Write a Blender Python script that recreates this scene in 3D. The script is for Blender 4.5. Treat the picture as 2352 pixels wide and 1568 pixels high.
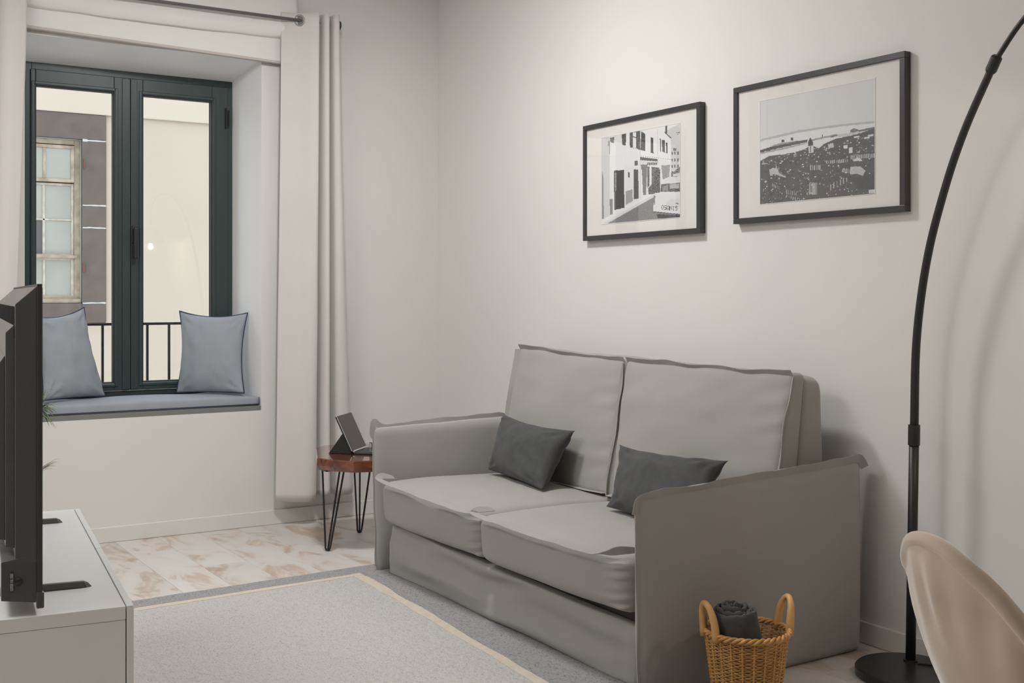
import bpy, bmesh, math, random
import numpy as np
from mathutils import Vector, Matrix, noise
random.seed(7); rng = np.random.default_rng(7)
for o in list(bpy.data.objects): bpy.data.objects.remove(o)
S = bpy.context.scene; COL = S.collection
PI = math.pi; R = math.radians

# ------------------------------------------------------------------ camera
cd = bpy.data.cameras.new('camera'); cam = bpy.data.objects.new('camera', cd); COL.objects.link(cam)
cam.location = (0, 0, 1.2); cam.rotation_euler = (R(90), 0, -R(32.23))
cd.sensor_width = 36; cd.lens = 36 * 2650 / 2352; cd.shift_y = -104 / 2352; cd.clip_start = .05; cd.clip_end = 200
S.camera = cam
# ------------------------------------------------------------------ view, world, lights
vs = S.view_settings; vs.view_transform = 'Standard'; vs.look = 'None'; vs.gamma = 1; vs.use_curve_mapping = False
vs.exposure = 0.09
W = bpy.data.worlds.new('sky'); S.world = W; W.use_nodes = True
W.node_tree.nodes['Background'].inputs[0].default_value = (.82, .91, 1.0, 1)
W.node_tree.nodes['Background'].inputs[1].default_value = 3.0

def area(name, loc, size, power, color, rot=(0, 0, 0), shape='DISK', sy=None):
    l = bpy.data.lights.new(name, 'AREA'); l.shape = shape; l.size = size
    if sy: l.size_y = sy
    l.energy = power; l.color = color
    o = bpy.data.objects.new(name, l); o.location = loc; o.rotation_euler = rot; COL.objects.link(o); return o
area('ceiling_lamp_window_end', (1.75, 4.0, 2.93),   .36, 33, (1, .99, .975))
area('fill_area_left_side', (-.6, 3.2, 2.93), 1.0, 36, (1, .985, .97))  # unseen fill light, added to brighten the sofa front and left side
def point(name, loc, rad, power, color):
    l = bpy.data.lights.new(name, 'POINT'); l.shadow_soft_size = rad; l.energy = power; l.color = color
    o = bpy.data.objects.new(name, l); o.location = loc; COL.objects.link(o); return o
point('ceiling_lamp_glow_window_end', (1.75, 4.0, 2.83), .10, 8, (1, .99, .975))
point('fill_glow_left_side', (-.6, 2.4, 2.6), .25, 6, (1, .985, .97))  # added fill without a fixture, lifts the camera-facing sides

# ------------------------------------------------------------------ materials
def s2l(c):
    c = np.asarray(c, float) / 255.0
    return np.where(c <= .04045, c / 12.92, ((c + .055) / 1.055) ** 2.4)
MATS = {}
def mat(name, rgb, rough=.6, metal=0, var=0, vscale=6, bump=0, bscale=200, sheen=0, spec=.5, coat=0, second=None, stretch=None, emit=0):
    m = bpy.data.materials.new(name); m.use_nodes = True; nt = m.node_tree; N = nt.nodes; L = nt.links
    b = N['Principled BSDF']; b.inputs['Roughness'].default_value = rough; b.inputs['Metallic'].default_value = metal
    b.inputs['Specular IOR Level'].default_value = spec
    c = tuple(rgb) + (1,); b.inputs['Base Color'].default_value = c
    if sheen: b.inputs['Sheen Weight'].default_value = sheen; b.inputs['Sheen Roughness'].default_value = .45
    if coat: b.inputs['Coat Weight'].default_value = coat; b.inputs['Coat Roughness'].default_value = .06
    if emit: b.inputs['Emission Color'].default_value = c; b.inputs['Emission Strength'].default_value = emit
    tc = N.new('ShaderNodeTexCoord'); src = tc.outputs['Object']
    if stretch:
        mp = N.new('ShaderNodeMapping'); mp.inputs['Scale'].default_value = stretch; L.new(src, mp.inputs['Vector']); src = mp.outputs['Vector']
    if var:
        n = N.new('ShaderNodeTexNoise'); n.inputs['Scale'].default_value = vscale; n.inputs['Detail'].default_value = 5
        L.new(src, n.inputs['Vector'])
        r = N.new('ShaderNodeValToRGB'); r.color_ramp.elements[0].position = .3; r.color_ramp.elements[1].position = .7
        s = second if second else tuple(max(0, x * (1 - var)) for x in rgb)
        r.color_ramp.elements[0].color = tuple(s) + (1,)
        r.color_ramp.elements[1].color = tuple(min(1, x * (1 + (0 if second else var))) for x in rgb) + (1,)
        L.new(n.outputs['Fac'], r.inputs['Fac']); L.new(r.outputs['Color'], b.inputs['Base Color'])
    if bump:
        n2 = N.new('ShaderNodeTexNoise'); n2.inputs['Scale'].default_value = bscale; n2.inputs['Detail'].default_value = 3
        L.new(src, n2.inputs['Vector'])
        bp = N.new('ShaderNodeBump'); bp.inputs['Strength'].default_value = bump; bp.inputs['Distance'].default_value = .002
        L.new(n2.outputs['Fac'], bp.inputs['Height']); L.new(bp.outputs['Normal'], b.inputs['Normal'])
    MATS[name] = m; return m
wall_m = mat('wall_paint', (.745, .732, .708), .85, var=.015, vscale=1.5, bump=.05, bscale=90, spec=.25)
base_m = mat('baseboard_paint', (.745, .73, .70), .5, bump=.03)
ceil_m = mat('ceiling_paint', (.86, .85, .83), .9)
reveal_m = mat('reveal_white', (.86, .865, .87), .45, spec=.3)  # paler and slightly bluer than the wall colour
blind_m = mat('blind_fabric', (.80, .79, .765), .9, bump=.15, bscale=500, spec=.2)
curt_m = mat('curtain_linen', (.68, .65, .625), .9, bump=.2, bscale=420, sheen=.15, spec=.2, stretch=(1, 1, .3), var=.02, vscale=3)
sofa_m = mat('sofa_grey_cotton', (.375, .36, .342), .9, var=.03, vscale=4, bump=.25, bscale=650, sheen=.2, spec=.2)
char_m = mat('charcoal_linen', (.076, .078, .078), .95, var=.12, vscale=30, bump=.55, bscale=500, sheen=.15, spec=.2)
blue_m = mat('blue_grey_linen', (.33, .355, .395), .9, var=.04, vscale=12, bump=.35, bscale=520, spec=.2, sheen=.1)
navy_m = mat('navy_piping', (.03, .045, .085), .8)
bench_m = mat('bench_board', (.20, .20, .195), .6)
green_m = mat('green_aluminium', (.028, .046, .046), .38, var=.12, vscale=4, stretch=(8, 8, .4))
gask_m = mat('black_gasket', (.006, .006, .006), .6)
black_m = mat('black_metal', (.016, .016, .016), .42)
blackp_m = mat('black_plastic', (.072, .072, .070), .20, bump=.08, bscale=900)
tvlit_m = mat('tv_grey_plastic', (.14, .14, .137), .45)
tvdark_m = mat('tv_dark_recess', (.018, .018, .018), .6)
white_m = mat('white_lacquer', (.80, .80, .79), .32)
steel_m = mat('brushed_steel', (.45, .44, .42), .35, metal=1)
chrome_m = mat('chrome', (.75, .75, .75), .12, metal=1)
foot_m = mat('grey_foot_metal', (.13, .127, .122), .42)
rattan_m = mat('honey_rattan', (.68, .37, .13), .45, var=.35, vscale=40, bump=.2, bscale=200, second=(.42, .20, .06))
velvet_m = mat('beige_velvet', (.62, .515, .425), .85, var=.10, vscale=5, sheen=.8, spec=.15, second=(.47, .38, .30))
leaf_m = mat('palm_leaf', (.10, .16, .055), .5, var=.3, vscale=12)
pot_m = mat('plant_pot', (.55, .53, .5), .5)
soil_m = mat('soil', (.05, .035, .025), 1)
mount_m = mat('mount_board', (.83, .81, .775), .85, bump=.05)
framem = mat('picture_frame_black', (.042, .042, .041), .36)
plaster_m = mat('cream_plaster', (.385, .322, .262), .9, var=.025, vscale=.9, bump=.3, bscale=30, spec=.15)
plaster2_m = mat('cream_plaster_band', (.415, .352, .285), .9, var=.03, vscale=1.5, bump=.3, bscale=30, spec=.15)
stone_m = mat('brown_basalt', (.098, .075, .063), .95, var=.12, vscale=9, bump=.6, bscale=60)
mortar_m = mat('white_mortar', (.37, .36, .345), .9)
oldw_m = mat('old_cream_paint', (.37, .30, .225), .7, var=.12, vscale=14, second=(.22, .16, .11), bump=.3, bscale=60)
oldw2_m = mat('pale_sash_paint', (.42, .385, .33), .7, var=.1, vscale=20, second=(.3, .24, .18))
rust_m = mat('rusty_iron', (.12, .05, .03), .9)
pane_m = mat('frosted_old_pane', (.28, .268, .23), .25, var=.06, vscale=3)
panedk_m = mat('dark_old_pane', (.08, .075, .075), .2)
street_m = mat('street_paving', (.66, .65, .62), .9, var=.1, vscale=2)
screen_m = mat('tablet_screen', (.075, .062, .058), .18, spec=.5)  # brownish base colour stands in for a reflection on the screen
silver_m = mat('silver_edge', (.8, .8, .78), .3, metal=.6)

def glass_mat(name, tint=(1, 1, 1), refl=.08):
    m = bpy.data.materials.new(name); m.use_nodes = True; nt = m.node_tree; N = nt.nodes; L = nt.links
    N.remove(N['Principled BSDF']); out = N['Material Output']
    t = N.new('ShaderNodeBsdfTransparent'); t.inputs[0].default_value = tint + (1,)
    g = N.new('ShaderNodeBsdfGlossy'); g.inputs['Roughness'].default_value = .015
    f = N.new('ShaderNodeFresnel'); gg = N.new('ShaderNodeNewGeometry'); mr_ = N.new('ShaderNodeMapRange'); mr_.inputs[3].default_value = 1.45; mr_.inputs[4].default_value = 1 / 1.45; L.new(gg.outputs['Backfacing'], mr_.inputs[0]); L.new(mr_.outputs[0], f.inputs['IOR'])
    mx = N.new('ShaderNodeMixShader'); L.new(f.outputs[0], mx.inputs[0]); L.new(t.outputs[0], mx.inputs[1]); L.new(g.outputs[0], mx.inputs[2])
    L.new(mx.outputs[0], out.inputs['Surface']); return m
glass_m = glass_mat('window_glass', (.96, .97, .96))
pglass_m = glass_mat('picture_glass', (.98, .98, .98))

# resin / wood of side table
def table_material():
    m = bpy.data.materials.new('glossy_redwood'); m.use_nodes = True; nt = m.node_tree; N = nt.nodes; L = nt.links
    b = N['Principled BSDF']; b.inputs['Roughness'].default_value = .12; b.inputs['Coat Weight'].default_value = .8; b.inputs['Coat Roughness'].default_value = .03
    tc = N.new('ShaderNodeTexCoord'); mp = N.new('ShaderNodeMapping'); mp.inputs['Scale'].default_value = (3, 14, 10)
    n = N.new('ShaderNodeTexNoise'); n.inputs['Scale'].default_value = 1.6; n.inputs['Detail'].default_value = 6; n.inputs['Distortion'].default_value = 1.5
    L.new(tc.outputs['Object'], mp.inputs[0]); L.new(mp.outputs[0], n.inputs['Vector'])
    r = N.new('ShaderNodeValToRGB'); e = r.color_ramp.elements
    e[0].position = .3; e[0].color = (.025, .012, .010, 1); e[1].position = .75; e[1].color = (.27, .075, .028, 1)
    k = e.new(.5); k.color = (.14, .035, .014, 1)
    L.new(n.outputs[0], r.inputs[0]); L.new(r.outputs[0], b.inputs['Base Color']); return m
wood_m = table_material()

def plank_material():
    m = bpy.data.materials.new('whitewashed_planks'); m.use_nodes = True; nt = m.node_tree; N = nt.nodes; L = nt.links
    b = N['Principled BSDF']; b.inputs['Roughness'].default_value = .42
    g = N.new('ShaderNodeNewGeometry'); oi = N.new('ShaderNodeObjectInfo')
    mul = N.new('ShaderNodeVectorMath'); mul.operation = 'SCALE'; mul.inputs[0].default_value = (37, 91, 13); L.new(oi.outputs['Random'], mul.inputs['Scale'])
    add = N.new('ShaderNodeVectorMath'); add.operation = 'ADD'; L.new(g.outputs['Position'], add.inputs[0]); L.new(mul.outputs[0], add.inputs[1])
    mp = N.new('ShaderNodeMapping'); mp.inputs['Scale'].default_value = (3.2, 1.3, 1); L.new(add.outputs[0], mp.inputs[0])
    n = N.new('ShaderNodeTexNoise'); n.inputs['Scale'].default_value = 2.2; n.inputs['Detail'].default_value = 7; n.inputs['Roughness'].default_value = .62; n.inputs['Distortion'].default_value = .9
    L.new(mp.outputs[0], n.inputs['Vector'])
    r = N.new('ShaderNodeValToRGB'); e = r.color_ramp.elements
    e[0].position = .31; e[0].color = (.45, .34, .27, 1); e[1].position = .52; e[1].color = (.66, .62, .585, 1)
    k = e.new(.42); k.color = (.58, .49, .42, 1); k = e.new(.46); k.color = (.64, .59, .55, 1); k = e.new(.7); k.color = (.68, .65, .625, 1)
    L.new(n.outputs[0], r.inputs[0])
    hs = N.new('ShaderNodeHueSaturation'); mr = N.new('ShaderNodeMapRange'); mr.inputs[3].default_value = .94; mr.inputs[4].default_value = 1.04
    L.new(oi.outputs['Random'], mr.inputs[0]); L.new(mr.outputs[0], hs.inputs['Value']); L.new(r.outputs[0], hs.inputs['Color']); L.new(hs.outputs[0], b.inputs['Base Color'])
    return m
plank_m = plank_material()

def rug_material(name, c1, c2):
    m = bpy.data.materials.new(name); m.use_nodes = True; nt = m.node_tree; N = nt.nodes; L = nt.links
    b = N['Principled BSDF']; b.inputs['Roughness'].default_value = 1; b.inputs['Specular IOR Level'].default_value = .1
    tc = N.new('ShaderNodeTexCoord'); mp = N.new('ShaderNodeMapping'); mp.inputs['Scale'].default_value = (1, .45, 1)
    mp.inputs['Rotation'].default_value = (0, 0, R(4)); L.new(tc.outputs['Object'], mp.inputs[0])
    n = N.new('ShaderNodeTexNoise'); n.inputs['Scale'].default_value = 240; n.inputs['Detail'].default_value = 2.5; n.inputs['Distortion'].default_value = 1.2
    L.new(mp.outputs[0], n.inputs['Vector'])
    r = N.new('ShaderNodeValToRGB'); e = r.color_ramp.elements
    e[0].position = .36; e[0].color = tuple(c2) + (1,); e[1].position = .47; e[1].color = tuple(c1) + (1,)
    L.new(n.outputs[0], r.inputs[0]); L.new(r.outputs[0], b.inputs['Base Color'])
    bp = N.new('ShaderNodeBump'); bp.inputs['Strength'].default_value = .7; bp.inputs['Distance'].default_value = .004
    L.new(n.outputs[0], bp.inputs['Height']); L.new(bp.outputs[0], b.inputs['Normal']); return m
rugf_m = rug_material('rug_field', (.56, .545, .525), (.40, .385, .37))
rugb_m = rug_material('rug_border', (.37, .36, .36), (.20, .195, .195))
rugs_m = mat('rug_stripe', (.62, .55, .47), .95, var=.05, vscale=40, bump=.5, bscale=400)

def vcol_mat(name):
    m = bpy.data.materials.new(name); m.use_nodes = True; N = m.node_tree.nodes
    a = N.new('ShaderNodeAttribute'); a.attribute_name = 'ink'
    N['Principled BSDF'].inputs['Roughness'].default_value = .6; N['Principled BSDF'].inputs['Specular IOR Level'].default_value = .2
    m.node_tree.links.new(a.outputs['Color'], N['Principled BSDF'].inputs['Base Color']); return m
ink_m = vcol_mat('photo_print')

# ------------------------------------------------------------------ object helpers
def link(name, me, m=None, parent=None, smooth=False, kind=None, label=None, cat=None, group=None):
    if m is not None and len(me.materials) == 0: me.materials.append(m)
    if smooth: me.polygons.foreach_set('use_smooth', [True] * len(me.polygons))
    o = bpy.data.objects.new(name, me); COL.objects.link(o)
    if parent is not None: o.parent = parent
    tag(o, label, cat, group, kind); return o
def tag(o, label=None, cat=None, group=None, kind=None):
    if label: o['label'] = label
    if cat: o['category'] = cat
    if group: o['group'] = group
    if kind: o['kind'] = kind
    return o
def empty(name, loc=(0, 0, 0), label=None, cat=None, group=None, rz=0):
    o = bpy.data.objects.new(name, None); o.empty_display_size = .1; COL.objects.link(o); o.location = loc; o.rotation_euler = (0, 0, rz)
    return tag(o, label, cat, group)
def local(parent):   # world-space meshes under a parent that stands at a location
    return -Vector(parent.location)
def mesh(name, V, F, off=None):
    me = bpy.data.meshes.new(name); V = np.asarray(V, float)
    if off is not None: V = V + np.array(off)
    me.from_pydata(V.tolist(), [], [list(f) for f in F]); me.update(); return me
def recalc(me):
    bm = bmesh.new(); bm.from_mesh(me); bmesh.ops.recalc_face_normals(bm, faces=bm.faces); bm.to_mesh(me); bm.free(); return me
def hexa(name, P, bev=0, off=None, seg=2):
    """P: 8 points, bottom loop 4 then top loop 4"""
    me = mesh(name, P, [(3, 2, 1, 0), (4, 5, 6, 7), (0, 1, 5, 4), (1, 2, 6, 5), (2, 3, 7, 6), (3, 0, 4, 7)], off)
    bm = bmesh.new(); bm.from_mesh(me); bmesh.ops.recalc_face_normals(bm, faces=bm.faces)
    if bev: bmesh.ops.bevel(bm, geom=bm.edges[:], offset=bev, segments=seg, profile=.5, affect='EDGES')
    bm.to_mesh(me); bm.free(); return me
def box(name, x0, x1, y0, y1, z0, z1, bev=0, off=None, seg=2):
    return hexa(name, [(x0, y0, z0), (x1, y0, z0), (x1, y1, z0), (x0, y1, z0), (x0, y0, z1), (x1, y0, z1), (x1, y1, z1), (x0, y1, z1)], bev, off, seg)
def join(name, ms):
    bm = bmesh.new()
    for m in ms: bm.from_mesh(m)
    me = bpy.data.meshes.new(name); bm.to_mesh(me); bm.free()
    for m in ms: bpy.data.meshes.remove(m)
    return me
def tube_vf(P, rad, n=8, closed=False, caps=True):
    P = [Vector(p) for p in P]; k = len(P); rad = [rad] * k if np.isscalar(rad) else list(rad)
    V = []; F = []; up = None
    for i in range(k):
        a = P[(i - 1) % k] if (closed or i > 0) else P[0]; b = P[(i + 1) % k] if (closed or i < k - 1) else P[-1]
        t = (b - a).normalized()
        if up is None:
            up = Vector((0, 0, 1)) if abs(t.z) < .9 else Vector((1, 0, 0))
        s = t.cross(up).normalized(); up = s.cross(t).normalized()
        for j in range(n):
            w = 2 * PI * j / n; V.append(P[i] + (s * math.cos(w) + up * math.sin(w)) * rad[i])
    for i in range(k if closed else k - 1):
        for j in range(n):
            a = i * n + j; b = i * n + (j + 1) % n; c = ((i + 1) % k) * n + (j + 1) % n; d = ((i + 1) % k) * n + j
            F.append((a, b, c, d))
    if caps and not closed: F.append(tuple(range(n))[::-1]); F.append(tuple(range((k - 1) * n, k * n)))
    return V, F
def tube(name, P, rad, n=8, closed=False, off=None):
    V, F = tube_vf(P, rad, n, closed); return recalc(mesh(name, [tuple(v) for v in V], F, off))
def lathe(name, prof, n=32, c=(0, 0, 0), off=None, close=True):
    V = []; F = []
    for r_, z in prof:
        for j in range(n):
            w = 2 * PI * j / n; V.append((c[0] + r_ * math.cos(w), c[1] + r_ * math.sin(w), c[2] + z))
    k = len(prof)
    for i in range(k - 1):
        for j in range(n): F.append((i * n + j, i * n + (j + 1) % n, (i + 1) * n + (j + 1) % n, (i + 1) * n + j))
    if close: F.append(tuple(range(n))[::-1]); F.append(tuple(range((k - 1) * n, k * n)))
    return recalc(mesh(name, V, F, off))
def catmull(P, k=8):
    P = [np.array(p, float) for p in P]; P = [2 * P[0] - P[1]] + P + [2 * P[-1] - P[-2]]; out = []
    for i in range(1, len(P) - 2):
        for t in np.linspace(0, 1, k, endpoint=False):
            a, b, c, d = P[i - 1:i + 3]
            out.append(.5 * ((2 * b) + (-a + c) * t + (2 * a - 5 * b + 4 * c - d) * t * t + (-a + 3 * b - 3 * c + d) * t ** 3))
    out.append(P[-2]); return out
def nz(x, y, z, s=1, seed=0):
    return noise.noise(Vector((x * s + seed * 7.3, y * s + seed * 3.1, z * s + seed * 1.7)))

def soft_box(name, C, r=.03, n=(16, 16, 8), puff=(0, 0, 0), fn=None, off=None):
    """C: 8 corners (bottom loop, top loop). u: 0->1, v: 0->3, w: 0->4. r: corner radius (m). puff per axis (m)."""
    C = [np.array(c, float) for c in C]
    Lx = np.linalg.norm(C[1] - C[0]); Ly = np.linalg.norm(C[3] - C[0]); Lz = np.linalg.norm(C[4] - C[0])
    ex = (C[1] - C[0] + C[5] - C[4]); ex /= np.linalg.norm(ex); ey = (C[3] - C[0] + C[7] - C[4]); ey /= np.linalg.norm(ey); ez = (C[4] - C[0] + C[6] - C[2]); ez /= np.linalg.norm(ez)
    Ls = np.array([Lx, Ly, Lz]); r = min(r, Ls.min() * .5)
    vid = {}; V = []; F = []
    def axis(k):   # denser near the ends
        t = np.linspace(-1, 1, n[k] + 1); a = 1 - 2 * r / Ls[k]
        q = np.linspace(-1, 1, n[k] + 1)
        return np.sign(q) * np.abs(q) ** .75
    ax = [axis(k) for k in range(3)]
    def vert(i, j, k):
        key = (i, j, k)
        if key in vid: return vid[key]
        p = np.array([ax[0][i], ax[1][j], ax[2][k]]); m = p * Ls / 2; inner = np.maximum(Ls / 2 - r, 0)
        q = np.clip(m, -inner, inner); d = m - q; ln = np.linalg.norm(d)
        if ln > 1e-9: m = q + d / ln * min(r, np.abs(d).max() if True else r)
        p2 = m / (Ls / 2); u, v, w = (p2 + 1) / 2
        P = (C[0] * (1 - u) * (1 - v) + C[1] * u * (1 - v) + C[2] * u * v + C[3] * (1 - u) * v) * (1 - w) + (C[4] * (1 - u) * (1 - v) + C[5] * u * (1 - v) + C[6] * u * v + C[7] * (1 - u) * v) * w
        s = 1 - p2 ** 2; s = np.clip(s, 0, 1) ** .6
        P = P + ex * puff[0] * p2[0] * s[1] * s[2] + ey * puff[1] * p2[1] * s[0] * s[2] + ez * puff[2] * p2[2] * s[0] * s[1]
        if fn is not None: P = P + fn(P, p2, (ex, ey, ez))
        vid[key] = len(V); V.append(P); return vid[key]
    for (a, b, c) in ((0, 1, 2), (1, 2, 0), (2, 0, 1)):
        for side in (0, n[c]):
            for i in range(n[a]):
                for j in range(n[b]):
                    q = []
                    for di, dj in ((0, 0), (1, 0), (1, 1), (0, 1)):
                        idx = [0, 0, 0]; idx[a] = i + di; idx[b] = j + dj; idx[c] = side; q.append(vert(*idx))
                    F.append(q if side else q[::-1])
    return recalc(mesh(name, V, F, off))

def flange(name, P, D, w=.022, th=.0026, wav=.003, seed=0, off=None, k=10, closed=False, taper=0):
    """flat seam flap along polyline P pointing along D (per point or one)"""
    P = [np.array(p, float) for p in P]
    if len(P) > 2: Q = catmull(P, k)
    else: Q = [P[0] + (P[1] - P[0]) * t for t in np.linspace(0, 1, k * 3)]
    if np.ndim(D) == 1: DD = [np.array(D, float)] * len(Q)
    else: DD = catmull(D, k) if len(P) > 2 else [np.array(D[0]) + (np.array(D[1]) - np.array(D[0])) * t for t in np.linspace(0, 1, k * 3)]
    V = []; F = []
    for i, (p, d) in enumerate(zip(Q, DD)):
        d = d / np.linalg.norm(d); t = Q[min(i + 1, len(Q) - 1)] - Q[max(i - 1, 0)]; t /= (np.linalg.norm(t) + 1e-9)
        s = np.cross(t, d); s /= (np.linalg.norm(s) + 1e-9)
        nn = nz(*p, s=7, seed=seed); n2 = nz(*p, s=10, seed=seed + 5)
        o = p + d * (w * (1 + .25 * n2)) + s * wav * 2.2 * nn
        if taper:
            tt = i / (len(Q) - 1); f_ = min(1, tt / taper, (1 - tt) / taper); o = p + (o - p) * f_ ** .6
        i0 = p - d * .012
        V += [i0 - s * th / 2, i0 + s * th / 2, o + s * th / 2, o + d * .0015, o - s * th / 2]
    for i in range(len(Q) - 1):
        for j in range(5):
            F.append((i * 5 + j, i * 5 + (j + 1) % 5, (i + 1) * 5 + (j + 1) % 5, (i + 1) * 5 + j))
    F.append((0, 1, 2, 3, 4)); m = (len(Q) - 1) * 5; F.append((m + 4, m + 3, m + 2, m + 1, m))
    return recalc(mesh(name, V, F, off))

def pillow(name, BL, BR, TR, TL, th, seed=0, n=28, sag=.06, wr=.006, off=None, crown=.5):
    """returns mesh and its seam loop"""
    BL, BR, TR, TL = [np.array(p, float) for p in (BL, BR, TR, TL)]
    nrm = np.cross(BR - BL, TL - BL); nrm /= np.linalg.norm(nrm)
    def P(u, v, s):
        # pull edges inward between the corners
        uu = u + sag * np.sign(.5 - u) * (4 * v * (1 - v)) * (abs(2 * u - 1) ** 3)
        vv = v + sag * (.2 if v < .5 else 1) * np.sign(.5 - v) * (4 * u * (1 - u)) * (abs(2 * v - 1) ** 3)
        B = BL * (1 - uu) * (1 - vv) + BR * uu * (1 - vv) + TR * uu * vv + TL * (1 - uu) * vv
        a = max(0, (1 - (2 * u - 1) ** 2)) * max(0, (1 - (2 * v - 1) ** 2)); h = a ** crown
        e = wr * (nz(u * 4, v * 3, s, 1, seed) + .6 * nz(u * 9 + v * 4, v * 7, s, 1, seed + 2)) * min(1, h * 4)
        # radial wrinkles from corners
        c = 0
        for cu, cv in ((0, 0), (1, 0), (0, 1), (1, 1)):
            du, dv = u - cu, v - cv; d = math.hypot(du, dv); ang = math.atan2(abs(dv), abs(du))
            c += math.sin(ang * 11 + seed + cu * 2) * math.exp(-((d - .16) / .11) ** 2) * .55
        e += wr * c * min(1, h * 3)
        return B + nrm * s * (th / 2 * h + e)
    V = []; F = []; idx = {}
    for s in (1, -1):
        for i in range(n + 1):
            for j in range(n + 1):
                edge = i in (0, n) or j in (0, n)
                if edge and s == -1: idx[(i, j, s)] = idx[(i, j, 1)]; continue
                u = (1 - math.cos(PI * i / n)) / 2 * .6 + i / n * .4; v = (1 - math.cos(PI * j / n)) / 2 * .6 + j / n * .4
                idx[(i, j, s)] = len(V); V.append(P(u, v, s))
        for i in range(n):
            for j in range(n):
                q = [idx[(i, j, s)], idx[(i + 1, j, s)], idx[(i + 1, j + 1, s)], idx[(i, j + 1, s)]]
                F.append(q if s == 1 else q[::-1])
    loop = [idx[(i, 0, 1)] for i in range(n)] + [idx[(n, j, 1)] for j in range(n)] + [idx[(i, n, 1)] for i in range(n, 0, -1)] + [idx[(0, j, 1)] for j in range(n, 0, -1)]
    L = [V[i] for i in loop]
    return recalc(mesh(name, V, F, off)), L

# ------------------------------------------------------------------ room shell
XB, YA, CZ = 3.165, 5.81, 3.0
XL, YF = -1.3, -1.6
TH = .32
def struct(name, me, m, parent=None, **k):
    o = link(name, me, m, parent, kind='structure', **k)
    if parent is not None: del o['kind']
    return o
# window wall with splayed opening: inner rect at y=YA, outer at y=YA+TH
OX0, OX1, OZ0, OZ1 = .955, 2.112, .603, 2.435     # at the room face
WX0, WX1, WZ0, WZ1 = 1.000, 2.057, .603, 2.362     # at the window frame face
YW = 6.11; YO = 6.32
def window_wall():
    V = []; F = []
    def add(p): V.append(p); return len(V) - 1
    X0, X1, Z1 = XL - .3, XB + .3, CZ
    o = [add((X0, YA, 0)), add((X1, YA, 0)), add((X1, YA, Z1)), add((X0, YA, Z1))]
    i = [add((OX0, YA, OZ0)), add((OX1, YA, OZ0)), add((OX1, YA, OZ1)), add((OX0, YA, OZ1))]
    m = [add((WX0, YW, WZ0)), add((WX1, YW, WZ0)), add((WX1, YW, WZ1)), add((WX0, YW, WZ1))]
    e = [add((WX0, YO, WZ0)), add((WX1, YO, WZ0)), add((WX1, YO, WZ1)), add((WX0, YO, WZ1))]
    b = [add((X0, YO, 0)), add((X1, YO, 0)), add((X1, YO, Z1)), add((X0, YO, Z1))]
    for k in range(4):
        l = (k + 1) % 4
        F += [(o[k], o[l], i[l], i[k]), (i[k], i[l], m[l], m[k]), (m[k], m[l], e[l], e[k]), (e[k], e[l], b[l], b[k]), (b[k], b[l], o[l], o[k])]
    return recalc(mesh('wall_back', V, F))
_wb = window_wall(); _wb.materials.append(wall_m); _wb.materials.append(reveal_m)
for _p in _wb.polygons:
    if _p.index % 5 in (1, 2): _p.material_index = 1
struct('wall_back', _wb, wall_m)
struct('wall_right', box('wall_right', XB, XB + .2, YF, YA, 0, CZ), wall_m)
struct('wall_left', box('wall_left', XL - .2, XL, YF, YA, 0, CZ), wall_m)
struct('wall_front', box('wall_front', XL - .2, XB + .2, YF - .2, YF, 0, CZ), wall_m)
struct('ceiling', box('ceiling', XL - .3, XB + .3, YF - .2, YO, CZ, CZ + .15), ceil_m)
def skirting(name, x0, x1, y0, y1):
    return box(name, x0, x1, y0, y1, .0005, .076, .003)
struct('baseboard_back', skirting('bb', XL + .013, XB - .013, YA - .012, YA), base_m)
struct('baseboard_right', skirting('bb', XB - .012, XB, YF + .013, YA), base_m)
struct('baseboard_left', skirting('bb', XL, XL + .012, YF + .013, YA), base_m)
struct('baseboard_front', skirting('bb', XL, XB, YF, YF + .012), base_m)
# floor with single planks running towards the window
fl = struct('floor', box('floor', XL - .2, XB + .2, YF - .2, YA, -.12, -.0085), mat('floor_underlay', (.30, .27, .24), .9))
PW, PL = .205, 1.25
pm = box('plank', 0, PW - .0009, 0, PL - .0009, -.008, 0, .0009, seg=1)
cuts = {}
nc = int((XB - XL) / PW) + 1
for c in range(nc):
    x = XL + c * PW; w = min(PW, XB - x)
    st = YF - [0, .42, .83, .2, .62, 1.03][c % 6]
    y = st
    while y < YA:
        y0 = max(y, YF); y1 = min(y + PL, YA)
        if y1 - y0 > .02:
            full = abs(y1 - y0 - PL) < 1e-6 and abs(w - PW) < 1e-6
            me = pm if full else box('plank', 0, w - .0009, 0, y1 - y0 - .0009, -.008, 0, .0009, seg=1)
            o = link('plank', me, plank_m, fl); o.location = (x, y0, 0)
        y += PL

# ------------------------------------------------------------------ window
win = tag(empty('window_1', ((WX0 + WX1) / 2, YW, WZ0)), kind='structure')
ow = local(win)
def wbox(name, m, par, *a, bev=.002): return link(name, box(name, *a, bev, ow), m, par)
F0 = .70   # bottom of the frame
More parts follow.
